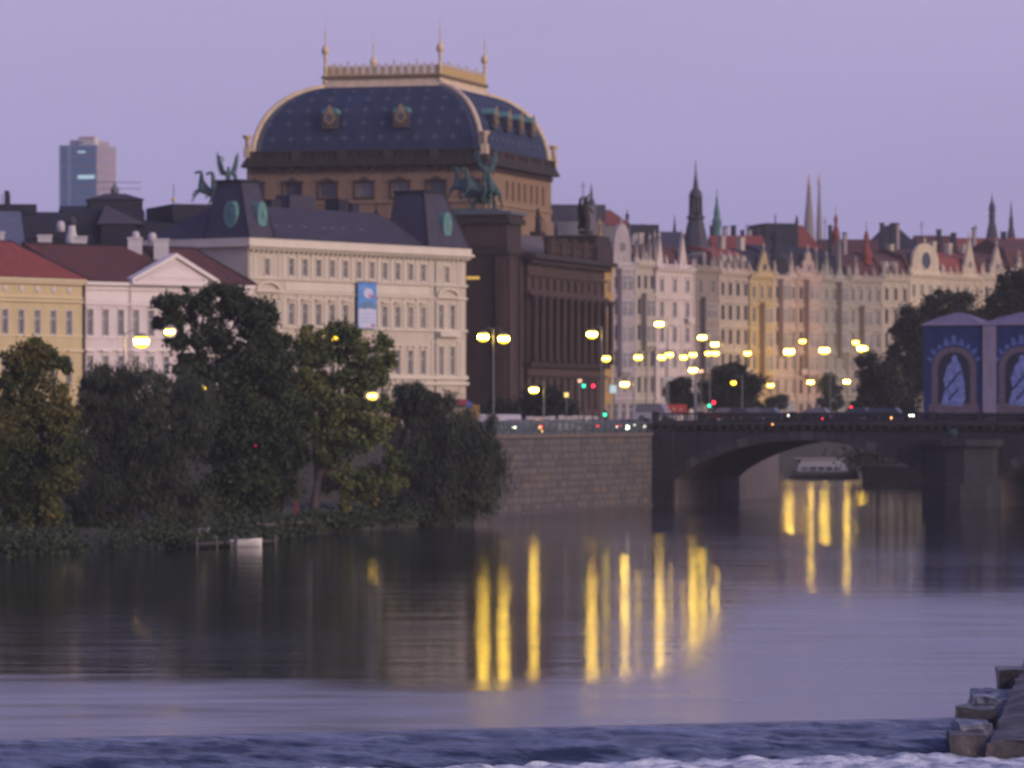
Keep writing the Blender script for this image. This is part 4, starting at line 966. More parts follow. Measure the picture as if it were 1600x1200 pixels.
for k in range(4):
    pts = []
    for j in range(ND + 1):
        x0, x1, y0, y1, z = dome_pt(j / ND, 0.05); pts.append([(x0, y0, z), (x1, y0, z), (x1, y1, z), (x0, y1, z)][k])
    MB().tube(pts, 0.36, 8).build('gilded_hip', M_goldpale, tt)
    # coloured border strips beside the hips
    for side in (0, 1):
        vs = []
        for j in range(ND + 1):
            x0, x1, y0, y1, z = dome_pt(j / ND, 0.035); c = [Vector((x0, y0, z)), Vector((x1, y0, z)), Vector((x1, y1, z)), Vector((x0, y1, z))]
            t_ = (c[(k + 1) % 4] - c[k]).normalized() if side == 0 else (c[(k - 1) % 4] - c[k]).normalized()
            vs += [c[k] + t_ * 0.25, c[k] + t_ * 1.15]
        fs = [(2 * j, 2 * j + 1, 2 * j + 3, 2 * j + 2) for j in range(ND)]
        MB().add(vs, fs if side == 0 else [f[::-1] for f in fs], True).build('hip_border', mat('copper_green_border', (0.085, 0.10, 0.125), 0.6), tt)
# stars on the two slopes in view
st = MB(); 
for k in range(4):
    a = PI * k / 4; c, s2 = math.cos(a), math.sin(a); r = 0.85 if k % 2 == 0 else 0.5
    st.add([(r * c, r * s2, .06), (-.10 * s2, .10 * c, .07), (-r * c, -r * s2, .06), (.10 * s2, -.10 * c, .07)], [(0, 1, 2, 3)])
stm = st.mesh('star', M_star)
from mathutils import Matrix
def place_on(k, u, t_, me, name, e_=0.03, par=tt, loc_only=False):
    def pt(uu): 
        x0, x1, y0, y1, z = dome_pt(uu, e_); c = [Vector((x0, y0, z)), Vector((x1, y0, z)), Vector((x1, y1, z)), Vector((x0, y1, z))]; return c[k], c[(k + 1) % 4]
    A1, B1 = pt(u); A2, B2 = pt(u + 0.02); p = A1.lerp(B1, t_); p2 = A2.lerp(B2, t_)
    xa_ = (B1 - A1).normalized(); za_ = xa_.cross(((A2 + B2) / 2 - (A1 + B1) / 2).normalized()).normalized(); ya_ = za_.cross(xa_)
    M = Matrix((xa_, ya_, za_)).transposed().to_4x4(); M.translation = p
    o = link(name, me, par); o.matrix_local = M; return o
for k in (0, 3):
    for r in range(6):
        u = 0.07 + r * 0.145; nn = 13 - r
        for j in range(nn):
            t_ = (j + 0.5 + (0.5 if r % 2 else 0)) / (nn + .5)
            if 0.04 < t_ < 0.96: place_on(k, u, t_, stm, 'star')
# dormers with gilded fronts and copper hoods
dm_hood = MB(); 
def dormer(k, u, t_, s=1.0):
    x0, x1, y0, y1, z = dome_pt(u, 0); c = [Vector((x0, y0, z)), Vector((x1, y0, z)), Vector((x1, y1, z)), Vector((x0, y1, z))]
    p = c[k].lerp(c[(k + 1) % 4], t_); rz = (0, PI / 2, PI, -PI / 2)[k]
    e = MB().box(-1.25 * s, 1.25 * s, -0.9, 2.6, -1.3 * s, 0.9 * s).build('dormer', M_dome, tt); e.location = p; e.rotation_euler = (0, 0, rz)
    MB().box(-1.3 * s, 1.3 * s, -1.15, -0.9, -1.45 * s, 0.95 * s).build('dormer_front', mat('dormer_bronze', (0.10, 0.075, 0.055), 0.7, 0.4), e)
    n = 12; MB().yprism([(0.62 * s * math.cos(2 * PI * i / n), 0.15 + 0.68 * s * math.sin(2 * PI * i / n)) for i in range(n)], -1.2, -1.16).build('dormer_pane', M_glass, e)
    ring = MB()
    for i in range(n):
        a, b = 2 * PI * i / n, 2 * PI * (i + 1) / n
        ring.yprism([(r * s * math.cos(q), 0.15 + r * 1.05 * s * math.sin(q)) for r, q in ((.62, a), (.9, a), (.9, b), (.62, b))], -1.3, -1.16)
    ring.build('dormer_ring', mat('old_gold', (0.34, 0.22, 0.11), 0.5), e)
    hd = MB(); m_ = 8
    hp = [(1.35 * s * math.cos(PI * i / m_), 0.95 * s + 0.95 * s * math.sin(PI * i / m_)) for i in range(m_ + 1)]
    hd.yprism(hp, -1.1, 1.5); hd.build('copper_hood', M_copper, e)
    MB().yprism([(-.5 * s, .95 * s), (.5 * s, .95 * s), (.3 * s, 1.9 * s), (0, 2.3 * s), (-.3 * s, 1.9 * s)], -1.25, -1.1).build('dormer_crest', mat('old_gold', (0.34, 0.22, 0.11), 0.5), e)
    return e
ud = 0.40
def t_at_left(px, row):
    x0, x1, y0, y1, z = dome_pt(ud, 0); k_ = (px - 800) / F
    A = ff.A + ff.d * x0; n_ = ff.n; v = (k_ * A.y - A.x) / (n_.x - k_ * n_.y); return v, y0, y1
for p in (519, 630):
    v, y0, y1 = t_at_left(p, 183); dormer(3, ud, 1 - (v - y0) / (y1 - y0), 0.85)
for p in (763, 784, 803, 822):
    x0, x1, y0, y1, z = dome_pt(ud, 0); q = ff.s(p, y0); dormer(0, ud, (q - x0) / (x1 - x0), 0.8)
# top platform, gilded curb and railing
cx0, cx1 = t0_; cy0, cy1 = t1_; zK = zT + 1.5
MB().frus(cx0 - .5, cx1 + .5, cy0 - .5, cy1 + .5, zT - .1, cx0 - .1, cx1 + .1, cy0 - .1, cy1 + .1, zT + 1.1).build('top_curb', M_goldpale, tt)
MB().box(cx0 - .45, cx1 + .45, cy0 - .45, cy1 + .45, zT + 1.1, zK).build('top_ledge', mat('tarnished_gold', (0.20, 0.13, 0.055), 0.6, 0.3), tt)
rl = MB().box(-.08, .08, -.08, .08, 0, 1.35).lathe([(.02, 1.35), (.16, 1.5), (.02, 1.75)], seg=6).mesh('rail_post', M_goldpale)
orn = MB().yprism([(-.38, 0.15), (.38, 0.15), (.30, .55), (.40, .9), (.16, 1.15), (0, 1.32), (-.16, 1.15), (-.40, .9), (-.30, .55)], -.05, .05).mesh('rail_ornament', mat('pale_old_gold', (0.50, 0.36, 0.17), 0.5, 0.25))
orn2 = orn.copy(); orn2.materials[0] = mat('bright_gold', (0.72, 0.47, 0.10), 0.45, 0.2)
def railing(p, q, n, me):
    p, q = Vector(p), Vector(q); an = math.atan2(q.y - p.y, q.x - p.x)
    for i in range(n + 1):
        o = link('rail_post', rl, tt); o.location = (*(p.lerp(q, i / n)), zK); o.scale = (1, 1, 1.25 if i % 3 == 0 else 1)
    for i in range(n):
        o = link('rail_ornament', me, tt); o.location = (*(p.lerp(q, (i + .5) / n)), zK); o.rotation_euler = (0, 0, an)
    b = MB().box(0, (q - p).length, -.06, .06, 1.2, 1.32).box(0, (q - p).length, -.06, .06, .02, .14).build('rail_bar', M_goldpale, tt); b.location = (*p, zK); b.rotation_euler = (0, 0, an)
railing((cx0, cy1), (cx0, cy0), 15, orn); railing((cx0, cy0), (cx1, cy0), 15, orn2); railing((cx1, cy0), (cx1, cy1), 15, orn); railing((cx1, cy1), (cx0, cy1), 15, orn)
mast = MB().lathe([(.42, 0), (.42, .3), (.26, .5), (.24, 1.9), (.36, 2.1), (.24, 2.3), (.18, 3.3), (.34, 3.5), (.16, 3.7), (.44, 4.1), (.55, 4.5), (.42, 4.95), (.12, 5.25), (.07, 6.6), (.14, 6.8), (.04, 7.2), (.02, 8.6)], seg=10)
mm_ = mast.mesh('corner_mast', M_goldpale)
for x, y in ((cx0, cy0), (cx1, cy0), (cx0, cy1), (cx1, cy1)):
    o = link('corner_mast', mm_, tt); o.location = (x, y, zT + .5)
# gilded urn pedestals at the attic corners
um = MB().box(-.45, .45, -.45, .45, 0, 1.3).lathe([(.35, 1.3), (.3, 2.3), (.55, 2.6), (.7, 2.9), (.7, 3.0), (.1, 3.05)], seg=10).mesh('corner_urn', M_goldpale)
for x, y in ((-.3, -.3), (AL + .3, -.3), (-.3, AV + .3)):
    o = link('corner_urn', um, tt); o.location = (x, y, zB - .8)

# lower body
BX0, BX1, BY0, BY1 = -11.5, 27.9, -9.45, 42.0
zBd = CH + 240 * 585 / F - RDZ
Zb = lambda r: CH + (HZ - r) * 590 / F - RDZ
xsb = [BX0 + 9.5 + i * 3.7 for i in range(7)]
# river face with loggia-like tall openings
holes = []
xs_f = [BX0 + 1.6 + i * 3.55 for i in range(11)]
for c in xs_f:
    holes += [(c, Zb(560), 1.9, Zb(468) - Zb(560), None), (c + .25, Zb(640), 1.4, Zb(590) - Zb(640), None), (c + .3, Zb(452), 1.3, Zb(434) - Zb(452), None)]
wall_o = facade(tt, BX0, BX1, 0, zBd, holes, M_dst2, y=BY0, style='cross', fm=M_framed, depth=1.1)
body(tt, BX1 - BX0, BY1 - BY0, zBd, M_dst, x0=BX0, y0=BY0)
def bbox(rt, rb, p, m_, nm): return MB().box(BX0 - p, BX1 + p, BY0 - p, BY0, Zb(rb), Zb(rt)).box(BX0 - p, BX0, BY0, BY1, Zb(rb), Zb(rt)).build(nm, m_, tt)
bbox(398, 405, 1.5, M_dst3, 'body_cornice'); bbox(405.5, 412, .8, M_dst, 'body_frieze'); bbox(456, 461, .5, M_dst2, 'string_course'); bbox(428, 431, .3, M_dst2, 'string_course')
bbox(566, 573, .7, M_dst3, 'string_course'); bbox(585, 588, .35, M_dst, 'string_course'); bbox(648, 670, .5, M_dst3, 'plinth')
colm = MB().lathe([(.55, 0), (.55, .3), (.42, .5), (.38, 6.6), (.5, 6.9), (.6, 7.4)], seg=10).mesh('column', M_dst)
hcol = Zb(461) - Zb(566)
for i in range(12):
    o = link('column', colm, tt); o.location = (BX0 + .75 + i * 3.55, BY0 - .75, Zb(566) + .02); o.scale = (1, 1, hcol / 7.42)
for k in range(9):
    MB().box(BX0 - .5, BX0, BY0 + 2 + k * 5.6, BY0 + 3.2 + k * 5.6, Zb(566), Zb(461)).build('pilaster', M_dst2 if k == 0 else M_dst, tt)
    if k < 8:
        o = link('window', win_mesh(2.0, 5.6, 'cross', M_framed, 0.0)[0], tt); o.rotation_euler = (0, 0, -PI / 2); o.location = (BX0 - .03, BY0 + 6.2 + k * 5.6, Zb(548)); link('pane', win_mesh(2.0, 5.6, 'cross', M_framed, 0.0)[1], o)
# lit window on the shaded left face
kx = (740 - 800) / F; v_l = (kx * (ff.A + ff.d * -18.3).y - (ff.A + ff.d * -18.3).x) / (ff.n.x - kx * ff.n.y)
MB().box(-18.45, -18.31, v_l - .8, v_l + .9, Zb(439.5), Zb(435)).build('lit_opening', glow('dim_lit_opening', (0.9, 0.55, 0.12), 0.55), tt)
# roof balustrade of the lower body with pedestals
MB().box(BX0 - .3, BX1 + .3, BY0 - .3, BY0 + .3, zBd + .02, zBd + .6).build('balustrade_base', M_dst, tt); MB().box(BX0 + 9, BX1 + .3, BY0 - .35, BY0 + .35, zBd + 2.1, zBd + 2.5).build('balustrade_rail', M_dst, tt)
b3 = MB().lathe([(.12, 0), (.26, .5), (.12, 1.1), (.2, 1.5)], seg=6).mesh('baluster', M_dst2); p3 = MB().box(-.7, .7, -.5, .5, 0, 2.9).box(-.85, .85, -.65, .65, 2.5, 2.9).mesh('pedestal', M_dst2)
for i in range(44):
    o = link('baluster', b3, tt); o.location = (BX0 + 9.6 + i * .7, BY0, zBd + .6)
for i in range(6):
    o = link('pedestal', p3, tt); o.location = (BX0 + 10.5 + i * 5.6, BY0, zBd)
# end pavilion steps at right end of the body
MB().box(BX1 - 7.5, BX1 + .8, BY0 - 1.0, BY0 + 8, zBd + .02, zBd + 2.4).build('end_block', M_dst, tt)
MB().box(BX1 - 7.0, BX1 + .4, BY0 - .6, BY0 + 7.5, zBd + 2.4, zBd + 4.0).build('end_block', M_dst3, tt)
# roof parts between body and attic
MB().frus(BX0 + 9.5, BX1 - 1, BY0 + 1.5, -0.5, zBd + .02, BX0 + 11, BX1 - 2, -1.5, -.5, zBd + 4.5).build('lean_roof', mat('brown_grey_roof', (0.12, 0.095, 0.10), 0.7), tt)
MB().box(8, 26, -2.5, 0.0, 20, zBd + 6).build('attic_base', M_och, tt)
# pylons carrying the bronze chariots
zPy = CH + (HZ - 331) * 583 / F - RDZ
def pylon(v0, v1, x0=-18.3, x1=-11.6):
    o = MB().box(x0, x1, v0, v1, Zb(566) if False else 0, zPy - 1.6).build('pylon', M_dst, tt)
    MB().box(x0 - .5, x1 + .5, v0 - .5, v1 + .5, zPy - 1.6, zPy - .9).build('pylon_cornice', M_dst3, o); MB().box(x0 - .6, x1 + .6, v0 - .6, v1 + .6, zPy - .45, zPy).build('pylon_ledge', mat('lead_sheet', (0.10, 0.11, 0.14), 0.6), o)
    MB().box(x0 - .2, x1 + .2, v0 - .2, v1 + .2, zPy - .9, zPy - .45).build('pylon_band', M_dst2, o)
    MB().box(x0 - .12, x0, v0 + .4, v1 - .4, Zb(388), Zb(345)).build('pylon_panel', M_dst2, o)
    MB().box(x0 - .3, x1 + .3, v0 - .3, v1 + .3, Zb(402), Zb(396)).build('pylon_band', M_dst3, o)
    for dv in (0.2, v1 - v0 - 1.5): MB().box(x0 - .35, x0, v0 + dv, v0 + dv + 1.3, 1.5, Zb(405)).build('pilaster', M_dst2, o)
    for dx in (0.2, x1 - x0 - 1.5): MB().box(x0 + dx, x0 + dx + 1.3, v0 - .35, v0, 1.5, Zb(405)).build('pilaster', M_dst2, o)
pylon(-8.6, -0.4); pylon(27.5, 36)
MB().box(-17.6, -11.51, -0.39, 27.4, 0, Zb(402)).build('front_block', M_dst, tt); MB().box(-18.6, -11.51, -0.39, 27.4, Zb(402), Zb(396)).build('front_cornice', M_dst3, tt)
# ---------------------------------------------------------------- bronze groups and roof statues
def wing(par, s, side, mt):
    """arched wing: a thick shoulder and a fan of overlapping broad feathers"""
    o = MB(); pts = [(0, 0), (.55, .75), (1.0, 1.5), (1.15, 2.3), (.95, 3.0)]
    o.tube([(side * x * s, 0, z * s) for x, z in pts], [.22 * s, .26 * s, .22 * s, .14 * s, .05 * s], 7)
    for i in range(7):
        t = i / 6; x, z = .15 + .95 * t, .2 + 2.2 * t; ln = 1.15 + .75 * t; a = math.radians(8 + 62 * t)
        dx, dz = math.cos(a) * ln, math.sin(a) * ln * .8
        w_ = .26
        P4 = [(x - .1, z + .1), (x + dx * .6, z + dz * .6 + w_), (x + dx, z + dz), (x + dx * .6, z + dz * .6 - w_), (x, z - .25)]
        P4 = [(side * a_ * s, b_ * s) for a_, b_ in P4]; o.yprism(P4 if side < 0 else P4[::-1], -.05 * s + i * .012, .07 * s + i * .012)
    return o
HJ = dict(chest=(0,-.55,1.55,.36), belly=(0,.1,1.5,.36), rump=(0,.75,1.6,.37), tail1=(0,1.15,1.55,.12), tail2=(0,1.45,1.05,.14), tail3=(0,1.5,.6,.06),
          neck1=(0,-.85,2.0,.24), neck2=(0,-1.1,2.45,.17), poll=(0,-1.22,2.68,.15), head=(0,-1.5,2.5,.13), muzzle=(0,-1.72,2.28,.09),
          sl=(-.2,-.6,1.2,.17), kl=(-.22,-.95,1.05,.09), fl=(-.22,-.9,.62,.07), hl=(-.22,-1.0,.5,.08),
          sr=(.2,-.6,1.2,.17), kr=(.22,-.7,.78,.09), fr=(.22,-.7,.3,.07), hr=(.22,-.75,.05,.09),
          tl=(-.22,.8,1.2,.2), ql=(-.24,.62,.92,.11), ol=(-.24,.95,.58,.08), pl=(-.24,.9,.06,.09),
          tr=(.22,.8,1.2,.2), qr=(.24,.75,.92,.11), orr=(.24,1.15,.6,.08), pr=(.24,1.2,.06,.09))
HE = [('chest','belly'),('belly','rump'),('rump','tail1'),('tail1','tail2'),('tail2','tail3'),('chest','neck1'),('neck1','neck2'),('neck2','poll'),('poll','head'),('head','muzzle'),
      ('chest','sl'),('sl','kl'),('kl','fl'),('fl','hl'),('chest','sr'),('sr','kr'),('kr','fr'),('fr','hr'),('rump','tl'),('tl','ql'),('ql','ol'),('ol','pl'),('rump','tr'),('tr','qr'),('qr','orr'),('orr','pr')]
def horse(par, loc, rz, s, rear=0.0):
    J = {}
    for k, (x, y, z, r) in HJ.items():
        front = y < .3 and k not in ('ql', 'qr')
        if rear and k not in ('ol', 'pl', 'orr', 'pr', 'tail3'):
            dy, dz = y - .8, z - 1.2; c, s_ = math.cos(rear), math.sin(rear); y, z = .8 + dy * c + dz * s_, 1.2 - dy * s_ + dz * c
        J[k] = (x, y, z, r)
    return skin('horse', J, HE, M_bronze, par, loc, rz, 1, s)
def figure(par, loc, rz, s, mt, name='figure', arm=1, robe=True, sub=1):
    J = dict(pel=(0,0,.98,.17), wai=(0,0,1.15,.13), che=(0,0,1.38,.17), nek=(0,0,1.56,.065), hd=(0,-.02,1.68,.10), hd2=(0,-.02,1.80,.085),
             sl=(-.19,0,1.45,.075), el=(-.36,-.08,1.25 if arm == 0 else 1.6,.055), hl=(-.40,-.2,1.02 if arm == 0 else 1.88,.045),
             sr=(.19,0,1.45,.075), er=(.38,-.05,1.22,.055), hr=(.45,-.22,1.05,.045),
             tl=(-.11,-.02,.8,.14), kl=(-.13,-.1,.5,.12 if robe else .09), al=(-.14,.0,.08,.15 if robe else .06),
             tr=(.11,0,.8,.14), kr=(.14,0,.48,.12 if robe else .09), ar=(.15,.08,.08,.15 if robe else .06))
    E = [('pel','wai'),('wai','che'),('che','nek'),('nek','hd'),('hd','hd2'),('che','sl'),('sl','el'),('el','hl'),('che','sr'),('sr','er'),('er','hr'),('pel','tl'),('tl','kl'),('kl','al'),('pel','tr'),('tr','kr'),('kr','ar')]
    return skin(name, J, E, mt, par, loc, rz, sub, s)
def chariot_group(loc, rz, label, full=True, S=1.0):
    e = empty('chariot_statue', loc, rz, label, 'statue', 'green bronze chariot groups on the theatre pylons')
    MB().box(-3.2 * S, 2.8 * S, -2.2 * S, 2.2 * S, 0, .35 * S).build('base', M_bronze, e)
    horse(e, (-2.1 * S, -.5 * S, .3 * S), math.radians(-100), 1.45 * S, rear=0.5)
    horse(e, (-.4 * S, -1.2 * S, .3 * S), math.radians(-70), 1.5 * S, rear=0.35)
    horse(e, (1.9 * S, -1.2 * S, .3 * S), math.radians(-20), 1.5 * S, rear=0.25)
    c = MB().lathe([(.85, 0), (.95, .3), (1.0, 1.2), (1.12, 1.25), (.9, 1.3)], 0, 0, 0, 12, sy=.8).build('chariot', M_bronze, e, (.6 * S, .7 * S, 1.1 * S)); c.scale = (S,) * 3
    for sx in (-1.15, 1.15):
        w_ = MB(); n = 16
        for i in range(n):
            a, b = 2 * PI * i / n, 2 * PI * (i + 1) / n
            w_.add([(0, r * math.cos(q), r * math.sin(q)) for r, q in ((.72, a), (.86, a), (.86, b), (.72, b))] + [(.1, r * math.cos(q), r * math.sin(q)) for r, q in ((.72, a), (.86, a), (.86, b), (.72, b))], [(0, 1, 2, 3), (7, 6, 5, 4), (1, 5, 6, 2), (0, 3, 7, 4)])
            if i % 2 == 0: w_.tube([(.05, 0, 0), (.05, .75 * math.cos(a), .75 * math.sin(a))], .05, 4)
        o = w_.build('wheel', M_bronze, e, ((.6 + sx) * S, .7 * S, 1.2 * S)); o.scale = (S,) * 3
    f = figure(e, (.9 * S, .5 * S, 2.3 * S), 0.2, 2.1 * S, M_bronze, 'winged_figure', arm=1)
    for sd in (-1, 1):
        wn_ = wing(e, .78 * S, sd, M_bronze).build('wing', M_bronze, e, ((.9 + .2 * sd) * S, .9 * S, 5.0 * S)); wn_.rotation_euler = (0, 0, sd * .5)
    wr_ = MB(); n = 14
    for i in range(n):
        a, b = 2 * PI * i / n, 2 * PI * (i + 1) / n
        wr_.tube([(.35 * math.cos(a), 0, .35 * math.sin(a)), (.35 * math.cos(b), 0, .35 * math.sin(b))], .08, 5)
    wr_.build('wreath', M_bronze, e, (-.1 * S, .1 * S, 6.9 * S)).scale = (S,) * 3
    MB().tube([(.2 * S, .4 * S, 4.3 * S), (-1.4 * S, -.6 * S, 3.3 * S)], .04, 4).build('rein', M_bronze, e)
    return e
pz = RDZ + zPy
cw = ff.w(-15.0, -3.7, zPy)
chariot_group(cw, -0.1, 'green bronze chariot with three horses and winged driver above the dark pylon', S=1.08)
# the further group: its parts seen above the palace roof
c2 = ff.w(-15, 31.8, zPy)
g2 = chariot_group(c2, 0.15, 'bronze winged chariot group standing behind the left slate tower', S=1.08)
for px, row, kind, lab in ((841, 345, 0, 'dark stone pair of figures on the balustrade left of the taller pair'), (916, 322, 1, 'tall dark stone figures on the end block of the theatre')):
    q, z_ = ff.sz(px, 372 if kind == 0 else 380, BY0)
    e = empty('roof_statue', ff.w(q, BY0, (zBd + 2.9) if kind == 0 else zBd + 4.0), ff.ang, lab, 'statue')
    MB().box(-1.3, 1.3, -.6, .8, 0, .5).build('plinth', M_dst3, e)
    s = 1.75 if kind == 0 else 2.7
    figure(e, (-.6, 0, .4), 0.3, s, M_dst3, arm=1); figure(e, (.65, .1, .4), -0.4, s * .86, M_dst3, arm=0)
    if kind == 1: figure(e, (0.1, .9, .4), 0.1, s * .95, M_dst3, arm=1)
e = empty('roof_statue', ff.w(BX0 + 14, BY0, zBd + 2.5), ff.ang, 'small crouching dark stone figure next to the balustrade pair', 'statue')
figure(e, (0, 0, 0), 0.2, 1.4, M_dst3, arm=0); MB().box(-.7, .7, -.5, .5, -.3, .3).build('plinth', M_dst3, e)

# ---------------------------------------------------------------- row of terraces on the far quay
fr_ = Fr((X(955, 822), 822), (X(1590, 945), 945))
def shape_gable(kind, w, h):
    if kind == 'point': return [(-w / 2, 0), (w / 2, 0), (w * .32, h * .35), (w * .10, h * .82), (0, h), (-w * .10, h * .82), (-w * .32, h * .35)]
    if kind == 'round':
        n = 14; return [(-w / 2, 0), (w / 2, 0), (w / 2, h * .3)] + [(w / 2 * math.cos(PI * i / n), h * .3 + h * .7 * math.sin(PI * i / n)) for i in range(1, n)] + [(-w / 2, h * .3)]
    if kind == 'scroll': return [(-w / 2, 0), (w / 2, 0), (w * .48, h * .2), (w * .33, h * .3), (w * .32, h * .55), (w * .18, h * .62), (w * .14, h * .85), (0, h), (-w * .14, h * .85), (-w * .18, h * .62), (-w * .32, h * .55), (-w * .33, h * .3), (-w * .48, h * .2)]
    if kind == 'spike': return [(-w / 2, 0), (w / 2, 0), (w * .16, h * .25), (0, h), (-w * .16, h * .25)]
    return [(-w / 2, 0), (w / 2, 0), (w / 2, h), (-w / 2, h)]
def onion(par, x, y, z, s, m, name='turret', tall=1.0):
    return MB().lathe([(1.25 * s, 0), (1.3 * s, .3 * s), (1.15 * s, 1.6 * s), (1.35 * s, 1.8 * s), (.9 * s, 2.3 * s * tall), (.45 * s, 3.4 * s * tall), (.42 * s, 4.1 * s * tall), (.6 * s, 4.5 * s * tall), (.42 * s, 5.2 * s * tall), (.1 * s, 5.8 * s * tall), (.05 * s, 7.4 * s * tall)], x, y, z, 10).build(name, m, par)
row_z = {}
def terrace(pa, pb, eave, wcol, rcol, label, cols, gables=(), oriels=(), rise=5.2, v=0.0, trimc=None, turrets=(), chims=(), dorm=(), extra=None, lit=0.03, hp='mixed', kind='mansard'):
    x0, x1 = fr_.s(pa, v), fr_.s(pb, v); W_ = x1 - x0 - 0.03
    za = fr_.z((pa + pb) / 2, eave, v)
    wcol = (wcol[0] * .92, wcol[1] * .90, wcol[2] * .82)
    wm = mat('plaster_%02d' % len(row_z), wcol, 0.85, 0.12, 0.4, stain=0.22); tm = mat('trim_%02d' % len(row_z), trimc or tuple(min(.8, c * 1.18) for c in wcol), 0.85, 0.1, 0.4)
    row_z[label] = za
    e = empty('terrace_house', fr_.w(x0, v), fr_.ang, label, 'house', 'tall terraces along the far quay')
    holes = []; nf = 6; gf = 4.6; fh = (za - gf - 1.0) / (nf - 1); pitch = W_ / cols
    ww = min(1.25, pitch * .46)
    for c in range(cols):
        cx = pitch * (c + .5)
        holes.append((cx - ww * .7, 0.35, ww * 1.4, 3.3, None))
        for f in range(nf - 1):
            inor = any(abs(cx - o * W_) < .1 + wdt / 2 and f in fl_ for o, wdt, fl_ in oriels)
            if not inor: holes.append((cx - ww / 2, gf + f * fh + fh * .22, ww, fh * (.60 if f < 4 else .5), ('hood', 'pediment', 'plain', 'arch', 'plain')[(f + len(row_z)) % 5] if W_ > 8 else 'plain'))
    facade(e, 0, W_, 0, za, holes, wm, tm=tm, depth=0.35, fm=(M_frame if len(row_z) % 3 else M_framed), lit=0.0)
    body(e, W_, 12, za, wm)
    MB().box(-.0, W_, -.75, 0, za - .3, za).build('cornice', tm, e); MB().box(0, W_, -.45, 0, za - .75, za - .3).build('cornice_bed', tm, e)
    for f in range(nf - 1):
        z_ = gf + f * fh; MB().box(0, W_, -.30 if f % 2 == 0 else -.18, 0, z_ - .28, z_ + .05).build('string_course', tm, e)
    for xx in (0.02, W_ - .42): MB().box(xx, xx + .4, -.17, 0, gf + .06, za - .76).build('pilaster', tm, e)
    if cols >= 3:
        for c in range(1, cols): MB().box(pitch * c - .16, pitch * c + .16, -.12, 0, gf + .06, gf + fh * 3 - .3).build('pilaster', tm, e)
    for o, wdt, fl_ in oriels:
        cx = o * W_; zb_, zt_ = gf + fl_[0] * fh, gf + (fl_[-1] + 1) * fh - .1
        ob = MB().box(cx - wdt / 2, cx + wdt / 2, -1.25, -.0, zb_, zt_).frus(cx - wdt * .3, cx + wdt * .3, -.4, 0, zb_ - 1.0, cx - wdt / 2, cx + wdt / 2, -1.25, 0, zb_).build('oriel', wm, e)
        MB().box(cx - wdt / 2 - .15, cx + wdt / 2 + .15, -1.45, 0, zt_, zt_ + .3).build('oriel_roof', tm, ob)
        for f in fl_:
            k = 2 if wdt > 2.4 else 1
            for q in range(k):
                w1 = wdt / k * .6; wmesh, gmesh = win_mesh(w1, fh * .62, 'cross', M_frame, 0.0)
                o2 = link('window', wmesh, e); o2.location = (cx - wdt / 2 + wdt / k * (q + .5) - w1 / 2, -1.27, gf + f * fh + .8); link('pane', gmesh, o2)
            MB().box(cx - wdt / 2 - .08, cx + wdt / 2 + .08, -1.36, -1.25, gf + f * fh + .2, gf + f * fh + .45).build('oriel_band', tm, ob)
    # balconies
    for c in range(cols):
        if (c + len(row_z)) % 3 == 0 and W_ > 7:
            f = 1 + (c % 3); MB().box(pitch * (c + .5) - 1.1, pitch * (c + .5) + 1.1, -1.0, -.02, gf + f * fh + .06, gf + f * fh + .28).box(pitch * (c + .5) - 1.1, pitch * (c + .5) + 1.1, -1.0, -.92, gf + f * fh + .28, gf + f * fh + 1.2).build('balcony', tm, e)
    r = MB()
    if kind == 'mansard': r.xprism([(-.3, za + .01), (1.8, za + rise * .72), (6, za + rise), (10.2, za + rise * .72), (12.2, za + .01)], 0.05, W_ - .05)
    elif kind == 'flat': r.box(0.05, W_ - .05, .2, 12, za + .01, za + 1.0)
    r.build('roof', rcol, e)
    for gx, gw, grow, gk in gables:
        cx = fr_.s(gx, v) - x0; gh = fr_.z(gx, grow, v) - za
        g = MB().yprism([(cx + a, za + b + .01) for a, b in shape_gable(gk, gw, gh)], -.25, .35).build('gable', wm, e)
        n_ = 12
        if gk != 'spike' and gw > 3.2:
            rr = gw * (.17 if gk == 'round' else .12); cz = za + gh * (.42 if gk == 'round' else .3)
            MB().yprism([(cx + rr * 1.25 * math.cos(2 * PI * i / n_), cz + rr * 1.25 * math.sin(2 * PI * i / n_)) for i in range(n_)], -.33, -.25).build('round_surround', tm, g)
            MB().yprism([(cx + rr * math.cos(2 * PI * i / n_), cz + rr * math.sin(2 * PI * i / n_)) for i in range(n_)], -.38, -.33).build('round_pane', M_glass, g)
        MB().lathe([(.22, 0), (.12, .4), (.3, .7), (.08, 1.1), (.03, 1.7)], cx, 0, za + gh - .1, 8).build('gable_finial', tm, g)
        MB().box(cx - gw / 2 - .1, cx + gw / 2 + .1, -.4, .4, za + .02, za + .35).build('gable_foot', tm, g)
    pr = random.Random(len(row_z) * 7)
    npn = max(2, int(W_ / 2.6))
    for k in range(npn + 1):                       # pinnacles and little dormers along the parapet
        xx = .35 + (W_ - .7) * k / npn; hh = 1.1 + 1.5 * pr.random()
        MB().box(xx - .22, xx + .22, -.35, .1, za + .01, za + hh * .5).frus(xx - .28, xx + .28, -.4, .15, za + hh * .5, xx - .04, xx + .04, -.15, -.08, za + hh * 1.15).build('pinnacle', tm if pr.random() < .7 else wm, e)
    MB().box(0.1, W_ - .1, -.2, .05, za + .01, za + .55).build('parapet', wm, e)
    for txp, tr_, s, m_, tl in turrets:
        cx = fr_.s(txp, 1.5) - x0; zt_ = fr_.z(txp, tr_, 1.5); onion(e, cx, 1.5, max(za, zt_ - 7.4 * s * tl), s, m_, tall=tl)
